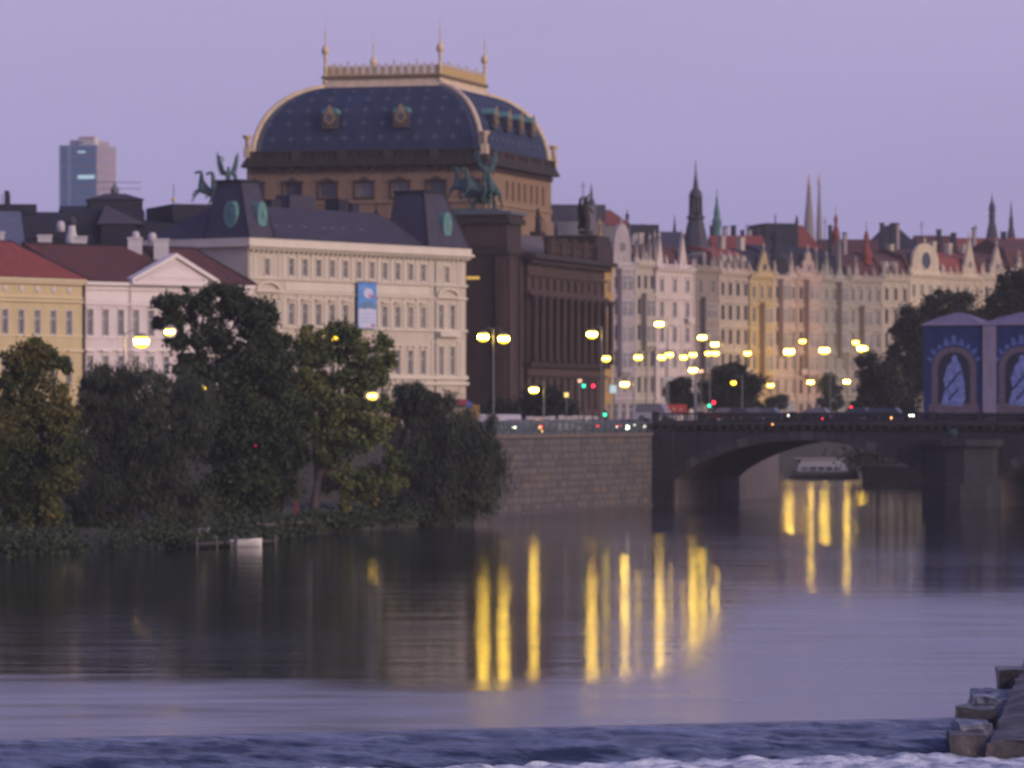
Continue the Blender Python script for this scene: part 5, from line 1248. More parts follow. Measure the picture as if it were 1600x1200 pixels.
    for k, cpx in enumerate(chims):
        cx = fr_.s(cpx, 5) - x0; MB().box(cx - .7, cx + .7, 4.4, 5.4, za, za + rise + 1.8).box(cx - .8, cx + .8, 4.3, 5.5, za + rise + 1.5, za + rise + 1.9).build('chimney', tm if k % 2 else wm, e)
    for dpx in dorm:
        cx = fr_.s(dpx, .5) - x0
        d = MB().box(cx - .75, cx + .75, .2, 3, za + .3, za + 2.3).yprism([(cx - .95, za + 2.3), (cx + .95, za + 2.3), (cx, za + 3.2)], 0.1, 3).build('dormer', wm, e)
        MB().box(cx - .45, cx + .45, .12, .2, za + .7, za + 2.0).build('dormer_pane', M_glass, d)
    return e, x0, W_, za
LIL = (0.43, 0.37, 0.41); PNK = (0.58, 0.49, 0.49); GRB = (0.36, 0.31, 0.30); OCH = (0.60, 0.40, 0.13); CRM = (0.58, 0.49, 0.40); ROS = (0.46, 0.35, 0.34)
terrace(925, 956, 418, (0.48, 0.31, 0.12), M_sl3, 'narrow house painted in orange lamplight squeezed between theatre and lilac house', 3, gables=((937, 5, 352, 'spike'),), rise=4)  # orange lamplight put into the plaster colour
terrace(956, 993, 413, (0.42, 0.37, 0.42), M_slate, 'lilac grey house with a tall round topped gable', 3, gables=((971, 5.6, 349, 'round'),), oriels=((.42, 3.6, (1, 2, 3, 4)),), turrets=((981, 345, .45, M_slate2, 1.0),), chims=(988,), rise=4)
terrace(993, 1024, 411, (0.46, 0.41, 0.38), M_redd, 'pale grey house with a row of white spiked gables', 3, gables=((994, 1.6, 376, 'spike'), (1004, 1.6, 380, 'spike'), (1015, 1.8, 376, 'spike'), (1023, 1.6, 372, 'spike')), oriels=((.5, 3.0, (2, 3)),), rise=4, chims=(1000,), v=.25)
e_, x_, W_, z_ = terrace(1024, 1084, 418, (0.66, 0.56, 0.56), M_redd, 'tall pinkish white house with red roof between two white chimneys', 3, gables=((1030, 2.4, 372, 'point'), (1066, 2.8, 368, 'point')), rise=4.6, v=-.2, trimc=(.58, .50, .50))
terrace(1084, 1123, 419, (0.27, 0.225, 0.22), M_slate, 'dark grey brown house beneath the great belfry spire', 2, oriels=((.5, 4.2, (1, 2, 3)),), rise=2.5, dorm=(1098,), gables=((1114, 2.4, 398, 'scroll'),))
terrace(1123, 1171, 424, (0.44, 0.38, 0.36), M_red, 'beige house with a blank bright top storey and pale dormers', 4, rise=5, v=.2, dorm=(1131, 1141, 1151, 1162), gables=((1119 + 8, 1.4, 402, 'spike'), (1139, 1.4, 403, 'spike'), (1151, 1.4, 404, 'spike')), chims=(1128, 1158))
terrace(1171, 1208, 429, (0.46, 0.355, 0.22), M_slate2, 'ochre yellow house with a single pointed gable', 3, gables=((1193, 5.5, 390, 'point'),), oriels=((.60, 3.0, (1, 2, 3)),), v=-.15)
terrace(1208, 1245, 430, (0.47, 0.37, 0.35), M_slate, 'rose house carrying a stout dark dome turret', 3, rise=6, oriels=((.35, 2.6, (2, 3, 4)),), turrets=((1212, 345, 1.75, M_slate2, .92),), gables=((1236, 2.2, 404, 'scroll'),), chims=(1203 + 8,), v=.1)
terrace(1245, 1283, 431, (0.45, 0.34, 0.32), M_slate2, 'pinkish brown house with an ornate curved gable and white balconies', 3, gables=((1262, 6.6, 392, 'scroll'), (1275, 1.6, 396, 'spike')), oriels=((.5, 3.8, (1, 2, 3, 4)),), rise=6, v=-.1)
terrace(1283, 1325, 434, (0.33, 0.31, 0.295), M_slate2, 'grey house with slim white pinnacle and red onion turret', 3, gables=((1311, 3.0, 372, 'spike'), (1291, 2.0, 402, 'scroll')), turrets=((1307, 322, .75, M_red, 1.3),), oriels=((.7, 2.6, (2, 3, 4)),), rise=6, v=.15)
terrace(1325, 1378, 435, (0.36, 0.32, 0.30), M_redd, 'grey brown house with slender dark red spire', 4, rise=5, turrets=((1353, 345, .95, M_red, 1.25),), oriels=((.45, 3.2, (1, 2, 3)),), gables=((1337, 2.4, 410, 'scroll'),), v=-.1)
terrace(1378, 1421, 433, (0.48, 0.42, 0.36), M_redd, 'beige house with small dark dormer left of the rose window', 3, rise=5, dorm=(1384, 1398), chims=(1391,), v=.1)
terrace(1421, 1473, 427, (0.60, 0.51, 0.41), M_redd, 'cream house with a big round arched gable and rose window', 4, gables=((1445, 10.5, 380, 'round'),), rise=5, v=-.1, chims=(1456,))
terrace(1473, 1534, 431, (0.55, 0.47, 0.38), M_red, 'cream house with a tall pointed gable beside dark roof', 4, gables=((1514, 6.0, 372, 'point'),), rise=5, v=.1, chims=(1505, 1482))
terrace(1534, 1580, 431, (0.52, 0.44, 0.38), M_redd, 'cream house with a sharp triangular gable near the right trees', 3, gables=((1557, 6.5, 384, 'point'),), rise=5)
terrace(1580, 1660, 433, (0.48, 0.41, 0.37), M_redd, 'last pale house at the right edge with small gables', 4, gables=((1592, 4, 400, 'scroll'),), rise=8, v=.1)

# blocks and roofs behind the row
def back_roof(pa, pb, Y, rows_, col, label, kind='gable', depth=14): return roof_block(pa, pb, Y, rows_, label, col, depth, kind, name='rear_house')
back_roof(860, 945, 905, (345, 322), M_slate, 'dark roofed house directly behind the theatre balustrade', 'flat')
back_roof(945, 985, 925, (352, 328), M_red, 'bright red roof with stepped chimneys behind the theatre corner', 'hip')
back_roof(985, 1028, 960, (375, 353), M_slate2, 'flat dark roof behind the spiked gables', 'flat')
back_roof(1028, 1078, 990, (385, 362), M_slate, 'blue grey roof left of the belfry', 'gable')
back_roof(1118, 1200, 980, (400, 368), M_red, 'long red roof right of the belfry', 'gable')
back_roof(1196, 1246, 1000, (390, 351), M_slate2, 'dark boxy roof with chimneys left of the red gable', 'flat')
back_roof(1228, 1290, 1010, (400, 352), M_red, 'steep red roof below the twin spires', 'hip')
back_roof(1288, 1380, 1030, (400, 374), M_redd, 'dark maroon roof behind the red turrets', 'gable')
back_roof(1362, 1442, 1040, (392, 352), M_slate2, 'broad dark hipped roof rising above the terraces', 'hip')
back_roof(1440, 1500, 1060, (400, 368), M_redd, 'dull red roof right of the broad dark roof', 'gable')
back_roof(1500, 1620, 1070, (405, 372), M_red, 'long red roof at the right behind pointed gables', 'gable')

def spire(px, base_row, Y, prof, m, label, w_=1.0, parts=None, seg=8):
    """prof: (radius px, row); built at its real size and distance, standing on the ground"""
    k = Y / F; e = empty('church_spire', Vector((X(px, Y), Y, RDZ)), 0.3, label, 'spire')
    zz = lambda r: CH + (HZ - r) * k - RDZ
    MB().box(-prof[0][0] * k * .9, prof[0][0] * k * .9, -prof[0][0] * k * .9, prof[0][0] * k * .9, 0, zz(prof[0][1]) + .01).build('tower_shaft', M_slate2 if m is None else mat('spire_stone', (0.15, 0.13, 0.15), .9), e)
    MB().lathe([(r * k, zz(row)) for r, row in prof], seg=seg, smooth=False).build('spire_roof', m, e)
    return e, k, zz
# great belfry
M_bel = mat('belfry_dark', (0.045, 0.042, 0.06), 0.7, 0.3)
e, k, zz = spire(1087, 400, 858, [(23, 398), (24, 394), (19, 372), (14, 350), (12, 344), (15, 341), (15, 338), (10, 337)], M_bel, 'tallest dark belfry with open lantern and onion spire')
for i in range(8):
    a = 2 * PI * i / 8; MB().tube([(9.5 * k * math.cos(a), 9.5 * k * math.sin(a), zz(338)), (9 * k * math.cos(a), 9 * k * math.sin(a), zz(311))], .25, 5).build('lantern_post', M_bel, e)
MB().lathe([(6.8 * k, zz(338)), (6.8 * k, zz(311))], seg=8).build('lantern_core', mat('lantern_pale', (0.22, 0.19, 0.24), .8), e)
MB().lathe([(10 * k, zz(311.5)), (11.5 * k, zz(309)), (10.5 * k, zz(302)), (7 * k, zz(297)), (4 * k, zz(293)), (4.2 * k, zz(288)), (3 * k, zz(282)), (1.6 * k, zz(272)), (1.0 * k, zz(262)), (.4 * k, zz(250))], seg=8).build('onion', M_bel, e)
spire(1120, 370, 1050, [(7, 372), (6, 360), (8, 348), (8, 345), (4.5, 338), (5.5, 333), (3, 322), (2, 316), (2.2, 312), (.8, 306), (.3, 294)], mat('spire_copper', (0.065, 0.16, 0.16), .7), 'green copper spire right of the belfry', seg=8)
spire(1054, 375, 1100, [(5, 376), (3, 362), (1.6, 350), (.3, 335)], M_slate2, 'small dark pointed spire left of the belfry')
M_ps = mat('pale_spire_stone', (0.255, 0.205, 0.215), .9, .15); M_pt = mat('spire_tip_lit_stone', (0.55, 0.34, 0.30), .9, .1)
for px, w_, lb in ((1264, 10, 'left and broader of the twin pale stone spires'), (1280, 5.5, 'right and slimmer of the twin pale stone spires')):
    e, k, zz = spire(px, 375, 1500, [(w_, 376), (w_ * .82, 350), (w_ * .5, 318), (w_ * .28, 293)], M_ps, lb, seg=8)
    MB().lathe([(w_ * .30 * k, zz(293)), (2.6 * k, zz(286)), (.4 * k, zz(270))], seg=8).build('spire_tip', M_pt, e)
spire(1550, 375, 1090, [(11, 376), (8, 360), (5, 346), (5, 344), (5.5, 336), (4.5, 333), (6, 327), (4.5, 320), (2, 315), (.8, 308), (.3, 301)], M_bel, 'dark bulbous spire near the right edge')
spire(1580, 385, 1090, [(9, 386), (6, 365), (3.5, 352), (3.5, 345), (2, 335), (.4, 314)], M_bel, 'slim dark spire at the right edge')
spire(924, 320, 900, [(6.5, 322), (5.5, 314), (2.5, 310), (2.0, 300), (.3, 286)], M_bel, 'dark peaked roof turret behind the theatre end')
spire(980, 350, 940, [(2, 352), (2, 342), (3.2, 340), (3.2, 336), (1, 333), (.3, 325)], M_slate2, 'little roof lantern above the lilac house')
spire(1245, 355, 1010, [(2.5, 362), (2.2, 350), (3, 346), (.3, 335)], M_slate2, 'little pointed vent left of the twin spires')
random.seed(31)
for i, px in enumerate((1004, 1019, 1112, 1133, 1146, 1160, 1171, 1185, 1297, 1320, 1378, 1395, 1402, 1467, 1490, 1522, 1568)):
    Y = 1000; rb = 385; rt = 352 + random.random() * 14
    if 1378 <= px <= 1402: rb, rt = 372, 350
    e = empty('roof_chimney', Vector((X(px, Y), Y, P(px, 400, Y).z)), .3, 'small chimney ' + ('dark' if i % 3 else 'pale') + ' against the sky, ' + ('on the flat roof by the lilac house', 'on the flat roof by the pinkish house', 'just right of the belfry', 'on the long red roof, first from belfry', 'on the long red roof, second from belfry', 'on the long red roof, third from belfry', 'on the long red roof, fourth from belfry', 'on the long red roof, last from belfry', 'beside the red onion turret', 'right of the red onion turret', 'left on the broad dark roof', 'middle on the broad dark roof', 'right on the broad dark roof', 'above the rose window gable', 'left of the tall pointed gable', 'right of the tall pointed gable', 'between the two right spires')[i], 'chimney', 'small chimneys on the far roofs')
    k = Y / F; h = (400 - rt) * k; c = 2 + random.random() * 1.5
    MB().box(-c * k, c * k, -.5, .5, 0, h).build('stack', M_slate2 if i % 3 else mat('pale_chimney', (0.33, 0.27, 0.28), .9), e); MB().box(-c * k * 1.2, c * k * 1.2, -.6, .6, h, h + .25).build('cap', M_slate2, e)
for px, rt, rb in ((911, 284, 330), (1167, 348, 400), (1289, 340, 395), (1440, 345, 400), (1524, 350, 392)):
    Y = 930 if px < 1000 else 1015; e = empty('aerial', Vector((X(px, Y), Y, P(px, rb, Y).z)), 0, {911: 'thin aerial behind the theatre end', 1167: 'thin aerial above the long red roof', 1289: 'thin aerial by the twin spires', 1440: 'thin aerial by the arched gable', 1524: 'thin aerial by the pointed gable'}[px], 'aerial')
    MB().tube([(0, 0, 0), (0, 0, P(px, rt, Y).z - P(px, rb, Y).z)], .09, 4).build('mast', M_iron, e); MB().box(-.7, .7, -.04, .04, (rb - rt) * Y / F - 1, (rb - rt) * Y / F - .9).build('crossbar', M_iron, e)
# ---------------------------------------------------------------- trees
# open places in the crowns where a lamp, a trunk or the road behind shows through: (px, row, rx, ry, share of leaves missing, only for crowns nearer than)
GAPS = [(265, 518, 13, 11, 1, 425), (517, 527, 15, 6, .75, 450), (320, 607, 8, 6, .9, 440), (582, 618, 13, 10, 1, 445), (345, 703, 7, 6, .9, 400), (399, 697, 8, 6, .9, 404), (455, 696, 14, 9, .85, 420), (416, 711, 10, 7, .85, 415),
        (495, 700, 9, 40, .85, 377.5), (492, 760, 9, 50, .95, 377.5), (486, 805, 11, 26, 1, 377.5), (150, 680, 30, 22, .5, 400), (128, 667, 16, 5, .9, 352), (345, 560, 22, 24, .45, 400), (325, 515, 18, 16, .4, 400), (370, 590, 22, 20, .45, 400), (545, 775, 16, 16, .5, 400)]
def open_gaps(p, off, seed):
    w = p + np.array(off); px = 800 + F * w[:, 0] / w[:, 1]; py = HZ - F * (w[:, 2] - CH) / w[:, 1]; keep = np.ones(len(p), bool); rr = np.random.default_rng(seed + 9).random(len(p))
    for gx, gy, rx, ry, pr, dm in GAPS:
        if off[1] < dm: keep &= ~((((px - gx) / rx) ** 2 + ((py - gy) / ry) ** 2 < 1) & (rr < pr))
    return keep
def leaves_mesh(name, centers, spread, n, size, m, droop=False, seed=1, off=None):
    r = np.random.default_rng(seed); centers = np.asarray(centers, float)
    idx = r.integers(0, len(centers), n); p = centers[idx, :3] + r.normal(0, 1, (n, 3)) * centers[idx, 3:4] * np.array(spread)
    if droop: p[:, 2] -= r.random(n) ** 1.3 * centers[idx, 3] * 2.2
    if off is not None: p = p[open_gaps(p, off, seed)]; n = len(p)
    a = r.normal(0, 1, (n, 3)); a /= np.linalg.norm(a, axis=1, keepdims=True)
    b = np.cross(a, r.normal(0, 1, (n, 3))); b /= np.linalg.norm(b, axis=1, keepdims=True)
    s = size * (.6 + .8 * r.random((n, 1)))
    if droop: b = b * .3 + np.array([0, 0, -1.0]); a = a * np.array([1, 1, .2]); u, w = a * s * .38, b * s * 1.3
    else: u, w = a * s, b * s * .75
    v = np.empty((n, 4, 3)); v[:, 0] = p - u; v[:, 1] = p - w; v[:, 2] = p + u; v[:, 3] = p + w
    me = bpy.data.meshes.new(name); me.vertices.add(n * 4); me.vertices.foreach_set('co', v.reshape(-1).astype(np.float32))
    me.loops.add(n * 4); me.loops.foreach_set('vertex_index', np.arange(n * 4, dtype=np.int32))
    me.polygons.add(n); me.polygons.foreach_set('loop_start', np.arange(0, n * 4, 4, dtype=np.int32)); me.polygons.foreach_set('loop_total', np.full(n, 4, dtype=np.int32))
    me.materials.append(m); me.update(calc_edges=True); return me
M_bark = mat('dark_bark', (0.045, 0.036, 0.032), 0.95, 0.4, 2, bump=0.6); M_bark2 = mat('pale_bark', (0.13, 0.10, 0.095), 0.95, 0.3, 2, bump=0.6)
def tree(px, base_row_or_z, Y, blobs, n, leaf, m, label, trunk=None, bark=None, name='tree', droop=False, seed=1, clumps=26, tr=0.35, cs=0.34, zfix=None, group=None):
    """blobs in photograph pixels (px,row,rx,ry); the crown gets real depth"""
    k = Y / F; z0 = zfix
    e = empty(name, Vector((X(px, Y), Y, z0)), 0, label, 'tree', group)
    r = np.random.default_rng(seed + 100); cen = []; core = []
    for (bx, by, rx, ry) in blobs:
        c = np.array([X(bx, Y) - X(px, Y), 0, CH + (HZ - by) * k - z0]); R = np.array([rx * k, (rx + ry) / 2 * k * .9, ry * k]); core.append(c)
        nc = max(6, int(clumps * (rx * ry) ** .5 / 40))
        for i in range(nc):
            d = r.normal(0, 1, 3); d /= np.linalg.norm(d); q = (.35 + .65 * r.random() ** .6)
            cc = c + d * R * q * .95; cen.append([*cc, (rx * ry) ** .5 * k * cs * (.25 + 1.0 * r.random() ** 1.2) * .80])
    me = leaves_mesh('crown', cen, (.75, .75, .6), int(n * 2.7), leaf * .66, m, droop, seed, (X(px, Y), Y, z0)); o = link('crown', me, e)
    top = max(core, key=lambda c: c[2])
    tp = trunk or [(0, 0, -.5), (.2, 0, top[2] * .3), (top[0] * .4, 0, top[2] * .6), (top[0] * .8, 0, top[2] * .95)]
    MB().tube(tp, [tr, tr * .75, tr * .5, tr * .15][:len(tp)] if len(tp) == 4 else [tr * (1 - .8 * i / (len(tp) - 1)) for i in range(len(tp))], 9).build('trunk', bark or M_bark, e)
    tpv = [Vector(t) for t in tp]
    for i, c in enumerate(core):                       # limbs to each mass of leaves
        st_ = tpv[min(1 + i % 2, len(tpv) - 1)]; c = Vector(c); mid = st_.lerp(c, .5) + Vector((0, .3, .4))
        MB().tube([st_, mid, c + Vector((0, 0, .6))], [tr * .45, tr * .3, tr * .08], 6).build('limb', bark or M_bark, e)
    big = sorted(cen, key=lambda c: -c[3])[:16]
    tw_ = MB()
    for c in big:
        c0 = Vector(min(core, key=lambda q: sum((q - np.array(c[:3])) ** 2))); tw_.tube([c0, Vector(c[:3])], [tr * .16, tr * .05], 4)
    tw_.build('twigs', bark or M_bark, e)
    return e
G_dark = leafmat('leaves_dark_green', [(0.026, 0.040, 0.025), (0.044, 0.062, 0.034), (0.068, 0.085, 0.044)])
G_wil = leafmat('leaves_grey_green', [(0.034, 0.045, 0.034), (0.054, 0.066, 0.046), (0.078, 0.088, 0.058)])
G_yel = leafmat('leaves_turning_yellow', [(0.028, 0.048, 0.022), (0.042, 0.066, 0.027), (0.115, 0.115, 0.038), (0.22, 0.15, 0.04)], .25)
G_yel2 = leafmat('leaves_olive', [(0.046, 0.074, 0.030), (0.080, 0.112, 0.042), (0.15, 0.165, 0.055), (0.22, 0.175, 0.055)], .30)
G_far = leafmat('leaves_far_dark', [(0.014, 0.020, 0.017), (0.026, 0.034, 0.026), (0.04, 0.048, 0.034)])
tree(45, 0, 338, [(50, 560, 42, 34), (20, 620, 42, 50), (78, 640, 42, 50), (30, 700, 55, 55), (80, 730, 45, 60), (10, 780, 48, 50), (62, 800, 40, 38), (-40, 700, 60, 110), (95, 570, 16, 20), (100, 690, 30, 40)], 26000, .20, G_yel, 'leafy tree with yellowing lower leaves at the left edge', seed=3, zfix=1.0, tr=.4)
tree(200, 0, 352, [(165, 600, 40, 42), (225, 620, 52, 55), (160, 680, 50, 60), (250, 690, 62, 70), (190, 760, 60, 60), (270, 770, 55, 55), (300, 640, 38, 60), (130, 640, 22, 30), (135, 790, 30, 35)], 34000, .20, G_wil, 'broad dark grey green willow between the yellowing tree and the tall tree', droop=True, seed=5, zfix=1.2, tr=.45, name='willow_tree')
tree(350, 0, 372, [(285, 475, 45, 28), (345, 465, 48, 26), (400, 490, 44, 34), (260, 500, 26, 22), (310, 530, 55, 36), (390, 545, 52, 44), (345, 600, 58, 48), (410, 610, 48, 60), (330, 680, 60, 55), (400, 700, 60, 60), (360, 760, 62, 50), (430, 560, 30, 50), (300, 580, 42, 36), (435, 660, 40, 60), (300, 640, 50, 40), (385, 640, 60, 50)], 40000, .21, G_dark, 'tallest dark green tree standing in front of the cream palace', seed=9, zfix=1.4, tr=.5)
tk = [(0, 0, -.5), (.5, 0, 2.6), (.9, 0, 4.6), (.85, 0, 6.6), (1.1, 0, 9), (2.0, 0, 13)]
tree(486, 0, 378, [(478, 545, 20, 44), (600, 560, 18, 40), (540, 520, 34, 22), (505, 545, 38, 34), (560, 560, 36, 36), (480, 600, 32, 45), (545, 620, 58, 42), (585, 600, 26, 40), (560, 680, 46, 40), (520, 700, 34, 30), (615, 730, 22, 42), (500, 650, 44, 34), (550, 760, 44, 40), (585, 660, 34, 40)], 24000, .20, G_yel2, 'olive green tree with a bare curving trunk', trunk=tk, bark=M_bark2, seed=12, zfix=1.3, tr=.42)
tree(690, 0, 405, [(640, 630, 42, 30), (690, 650, 54, 44), (650, 625, 46, 26), (740, 680, 40, 50), (640, 700, 55, 55), (700, 740, 62, 50), (660, 780, 62, 32), (750, 750, 42, 50), (600, 760, 40, 40), (765, 715, 26, 34)], 40000, .20, G_wil, 'wide dark willow hanging over the water beside the quay wall', droop=True, seed=15, zfix=1.0, tr=.45, name='willow_tree')
tree(440, 0, 392, [(440, 640, 40, 50), (450, 700, 44, 44), (425, 745, 44, 40), (400, 780, 40, 34)], 14000, .20, G_dark, 'smaller dark tree behind the bare curving trunk', seed=18, zfix=1.4, tr=.25)
# trees along the quay and on the island
for i, (px, Y, bl, n, lb, g, zf) in enumerate((
    (862, 560, [(850, 630, 34, 24), (880, 640, 24, 18), (830, 645, 24, 16)], 6000, 'low dark tree in front of the theatre base', G_far, RDZ),
    (790, 556, [(785, 640, 30, 16), (762, 645, 20, 12)], 4000, 'low dark shrubby tree at the theatre corner', G_far, RDZ),
    (1068, 640, [(1065, 605, 20, 18), (1070, 625, 26, 18), (1050, 615, 12, 14)], 5000, 'dark round tree behind the red hoarding', G_far, RDZ),
    (1145, 650, [(1140, 585, 24, 20), (1120, 612, 28, 24), (1165, 610, 30, 26), (1145, 632, 38, 20)], 9000, 'large dark tree right of the pale lamp mast', G_far, RDZ),
    (1212, 842, [(1212, 628, 16, 14), (1200, 640, 14, 10)], 2500, 'small dark tree below the yellow house', G_far, RDZ),
    (1297, 860, [(1297, 605, 17, 18), (1296, 628, 20, 14)], 3500, 'dark tree between two low lamps', G_far, RDZ),
    (1370, 655, [(1365, 575, 26, 24), (1385, 600, 42, 36), (1355, 625, 26, 22), (1410, 620, 36, 36)], 9000, 'dark wide tree just left of the wrapped pavilions', G_far, 2.6),
    (1470, 665, [(1440, 500, 36, 26), (1480, 475, 42, 22), (1470, 520, 62, 36), (1500, 500, 34, 32), (1430, 550, 40, 40), (1405, 515, 14, 12), (1470, 590, 60, 50)], 20000, 'big dark tree rising behind the left wrapped pavilion', G_far, 2.6),
    (1590, 668, [(1590, 450, 40, 26), (1570, 480, 34, 26), (1620, 470, 50, 50), (1590, 520, 50, 40), (1545, 500, 20, 22)], 16000, 'big dark tree at the right edge behind the pavilions', G_far, 2.6))):
    tree(px, 0, Y, bl, n, .30, g, lb, seed=40 + i, zfix=zf, tr=.3, clumps=40, cs=.40, name='tree')
# undergrowth on the bank and on the island shore
cen = []
r = np.random.default_rng(77)
for i in range(150):
    t = r.random(); a = lerp_path(shore, t * .8); b = lerp_path(inner, t * .8); u = abs(r.normal(0, .12)); p = a.lerp(b, min(u, .9)); cen.append([p.x, p.y, .7 + 1.2 * u + r.random() * .6, .7])
for i in range(60):
    t = r.random() * .55; a = lerp_path(shore, t); cen.append([a.x + 1, a.y - 1.2, .35 + .5 * r.random(), .55])
tag(link('undergrowth', leaves_mesh('undergrowth', cen, (1.2, 1.2, .6), 22000, .16, G_dark, False, 5)), 'dark bushes and reeds along the left water edge', 'undergrowth', kind='stuff')
cen = [[50 + r.random() * 70, 632 + r.random() * 30, 2.8 + r.random() * 2.2, 1.5] for i in range(60)]
tag(link('undergrowth', leaves_mesh('undergrowth', cen, (1.2, 1.2, .7), 9000, .3, G_far, False, 6)), 'dark shrubs along the island shore behind the bridge', 'undergrowth', kind='stuff')

# ---------------------------------------------------------------- landing, boats
M_wood = mat('grey_weathered_wood', (0.10, 0.09, 0.085), .85, .3, 2)
je = empty('jetty', Vector((X(285, 338), 338, 0)), math.atan2(8, 5.2), 'low dark wooden landing stage at the left bank', 'jetty')
MB().box(0, 11, -.9, .9, .28, .36).build('frame', M_wood, je)
plm = MB().box(0, .26, -1, 1, .362, .41).mesh('plank', M_wood)
for i in range(38):
    o = link('plank', plm, je); o.location = (i * .29, 0, random.uniform(-.006, .006))
ps = MB().lathe([(.09, -1.5), (.09, .9)], seg=7).mesh('pile', M_wood)
for i in range(5):
    for s in (-1.05, 1.05):
        o = link('pile', ps, je); o.location = (.4 + i * 2.5, s, 0)
def hull(L_, W_, H_, m, name='hull', flare=.75, n=14):
    vs = []; 
    for i in range(n + 1):
        t = i / n; wd = W_ / 2 * min(1, (1 - (max(0, t - .55) / .45) ** 2) ** .5 if t < 1 else 0.02); wd = max(wd, .02); x = t * L_
        sh = H_ * (1 + .25 * max(0, t - .6) / .4)
        vs += [(x, -wd, sh), (x, -wd * flare, .0), (x, 0, -.15), (x, wd * flare, 0), (x, wd, sh)]
    fs = []
    for i in range(n):
        for j in range(4): k = i * 5 + j; fs.append((k, k + 5, k + 6, k + 1))
    fs.append((4, 3, 2, 1, 0)); return MB().add(vs, fs, True)
Yb = 343
bt = empty('small_boat', Vector((X(361, Yb), Yb - .5, .05)), 0.12, 'small white rowing boat moored at the left bank', 'boat')
M_bw = mat('white_boat_paint', (0.78, 0.72, 0.70), .5, .06)
hb_ = hull(2.4, 1.0, .50, M_bw).build('hull', M_bw, bt)
MB().box(.1, 1.9, -.40, .40, .34, .40).build('thwart', M_wood, bt); MB().tube([(0, -.5, .52), (1.3, -.52, .52), (2.3, -.1, .60)], .035, 5).build('gunwale', M_bw, bt)
e = empty('upturned_boat', Vector((X(128, 346), 352, 2.4)), .1, 'pale upturned dinghy lying under the willow', 'boat')
m = MB().lathe([(.02, 0), (.45, .15), (.5, .9), (.35, 1.1)], seg=10); o = hull(2.0, .8, .35, M_wood).build('hull', mat('pale_blue_boat_paint', (0.26, 0.25, 0.34), .6), e); o.rotation_euler = (PI, 0, 0); o.location = (0, 0, .5)
e = empty('moored_punt', Vector((X(310, 352), 352, .9)), .05, 'tiny pale boat cover behind the landing stage', 'boat'); hull(.95, .5, .25, M_bw).build('hull', mat('pale_blue_boat_paint', (0.26, 0.25, 0.34), .6), e)
# sightseeing boat beyond the bridge
Yv = 690; e = empty('river_boat', Vector((X(1228, Yv), Yv, 0)), 0.02, 'pale covered sightseeing boat framed by the bridge arch', 'boat')
Lb = X(1342, Yv) - X(1228, Yv); hull(Lb, 3.4, .9, M_bw).build('hull', mat('boat_grey_hull', (0.20, 0.19, 0.22), .6), e)
M_bt = mat('boat_canopy', (0.44, 0.42, 0.47), .7, .08)
MB().frus(1.6, Lb - 1.8, -1.45, 1.45, 1.0, 2.0, Lb - 2.6, -1.3, 1.3, 2.9).build('cabin', M_bt, e); MB().box(1.3, Lb - 1.6, -1.6, 1.6, 2.9, 3.05).build('cabin_roof', M_bt, e)
wm_ = MB().box(0, 1.0, -.02, .02, 0, .55).mesh('cabin_window', M_glass)
for i in range(5):
    o = link('cabin_window', wm_, e); o.location = (2.3 + i * 1.25, -1.46, 1.15); o.rotation_euler = (-.09, 0, 0)
MB().tube([(0, 0, .9), (Lb, 0, 1.2)], .06, 5).build('rubbing_strake', M_iron, e)
Yv = 640; e = empty('river_boat', Vector((X(1404, Yv), Yv, 0)), 0.05, 'small blue topped boat beside the bridge pier', 'boat')
Lb = 3.6; hull(Lb, 1.7, .8, M_bw).build('hull', mat('boat_grey_hull', (0.20, 0.19, 0.22), .6), e); MB().frus(.3, 2.8, -.8, .8, .8, .6, 2.5, -.6, .6, 1.9).build('cabin', mat('boat_blue_cover', (0.07, 0.13, 0.32), .7), e)
# red glimpse of a covered boat shed lamp: small orange marker post under the trees
e = empty('marker_post', Vector((X(463, 385), 385, 1.4)), 0, 'slim red orange marker post under the olive tree', 'post')
MB().box(-.14, .14, -.1, .1, 0, 1.3).build('board', mat('red_orange_paint', (0.35, 0.07, 0.04), .7), e); MB().box(-.05, .05, .1, .16, -.3, 1.1).build('stake', M_wood, e)
# pale path along the bank
MB().box(0, 16, -.6, .6, 0, .12).build('bank_path', M_stone_c).location = (-20.5, 362, 1.12)
bpo = bpy.data.objects['bank_path']; bpo.rotation_euler = (0, 0, math.radians(72)); tag(bpo, 'pale stone path edge along the low bank', kind='structure')

# ---------------------------------------------------------------- street lamps
head = MB().lathe([(.05, -.58), (.36, -.50), (.56, -.30), (.52, -.24), (.54, .16), (.58, .20), (.40, .42), (.10, .52)], seg=12).mesh('lamp_glass', M_glow); head.materials.append(M_glowy)
for _i, _p in enumerate(head.polygons): _p.material_index = 0 if 36 <= _i < 48 else 1  # yellow rings above and below the bright band imitate its halo
heads = {}
def head_mesh(s, dim, weak=False):
    k = (round(s, 2), dim, weak)
    if k not in heads:
        me = head.copy(); me.transform(Matrix.Diagonal((s, s, s * .92, 1))); me.materials[0] = M_glow2 if dim else (M_glow3 if weak else M_glow); heads[k] = me
    return heads[k]
polem = MB().lathe([(.16, 0), (.15, .08), (.09, .1), (.055, 1)], seg=8).mesh('pole', M_metal)
capm = MB().lathe([(.5, 0), (.42, .14), (.08, .26)], seg=10).mesh('lamp_cap', M_metal)
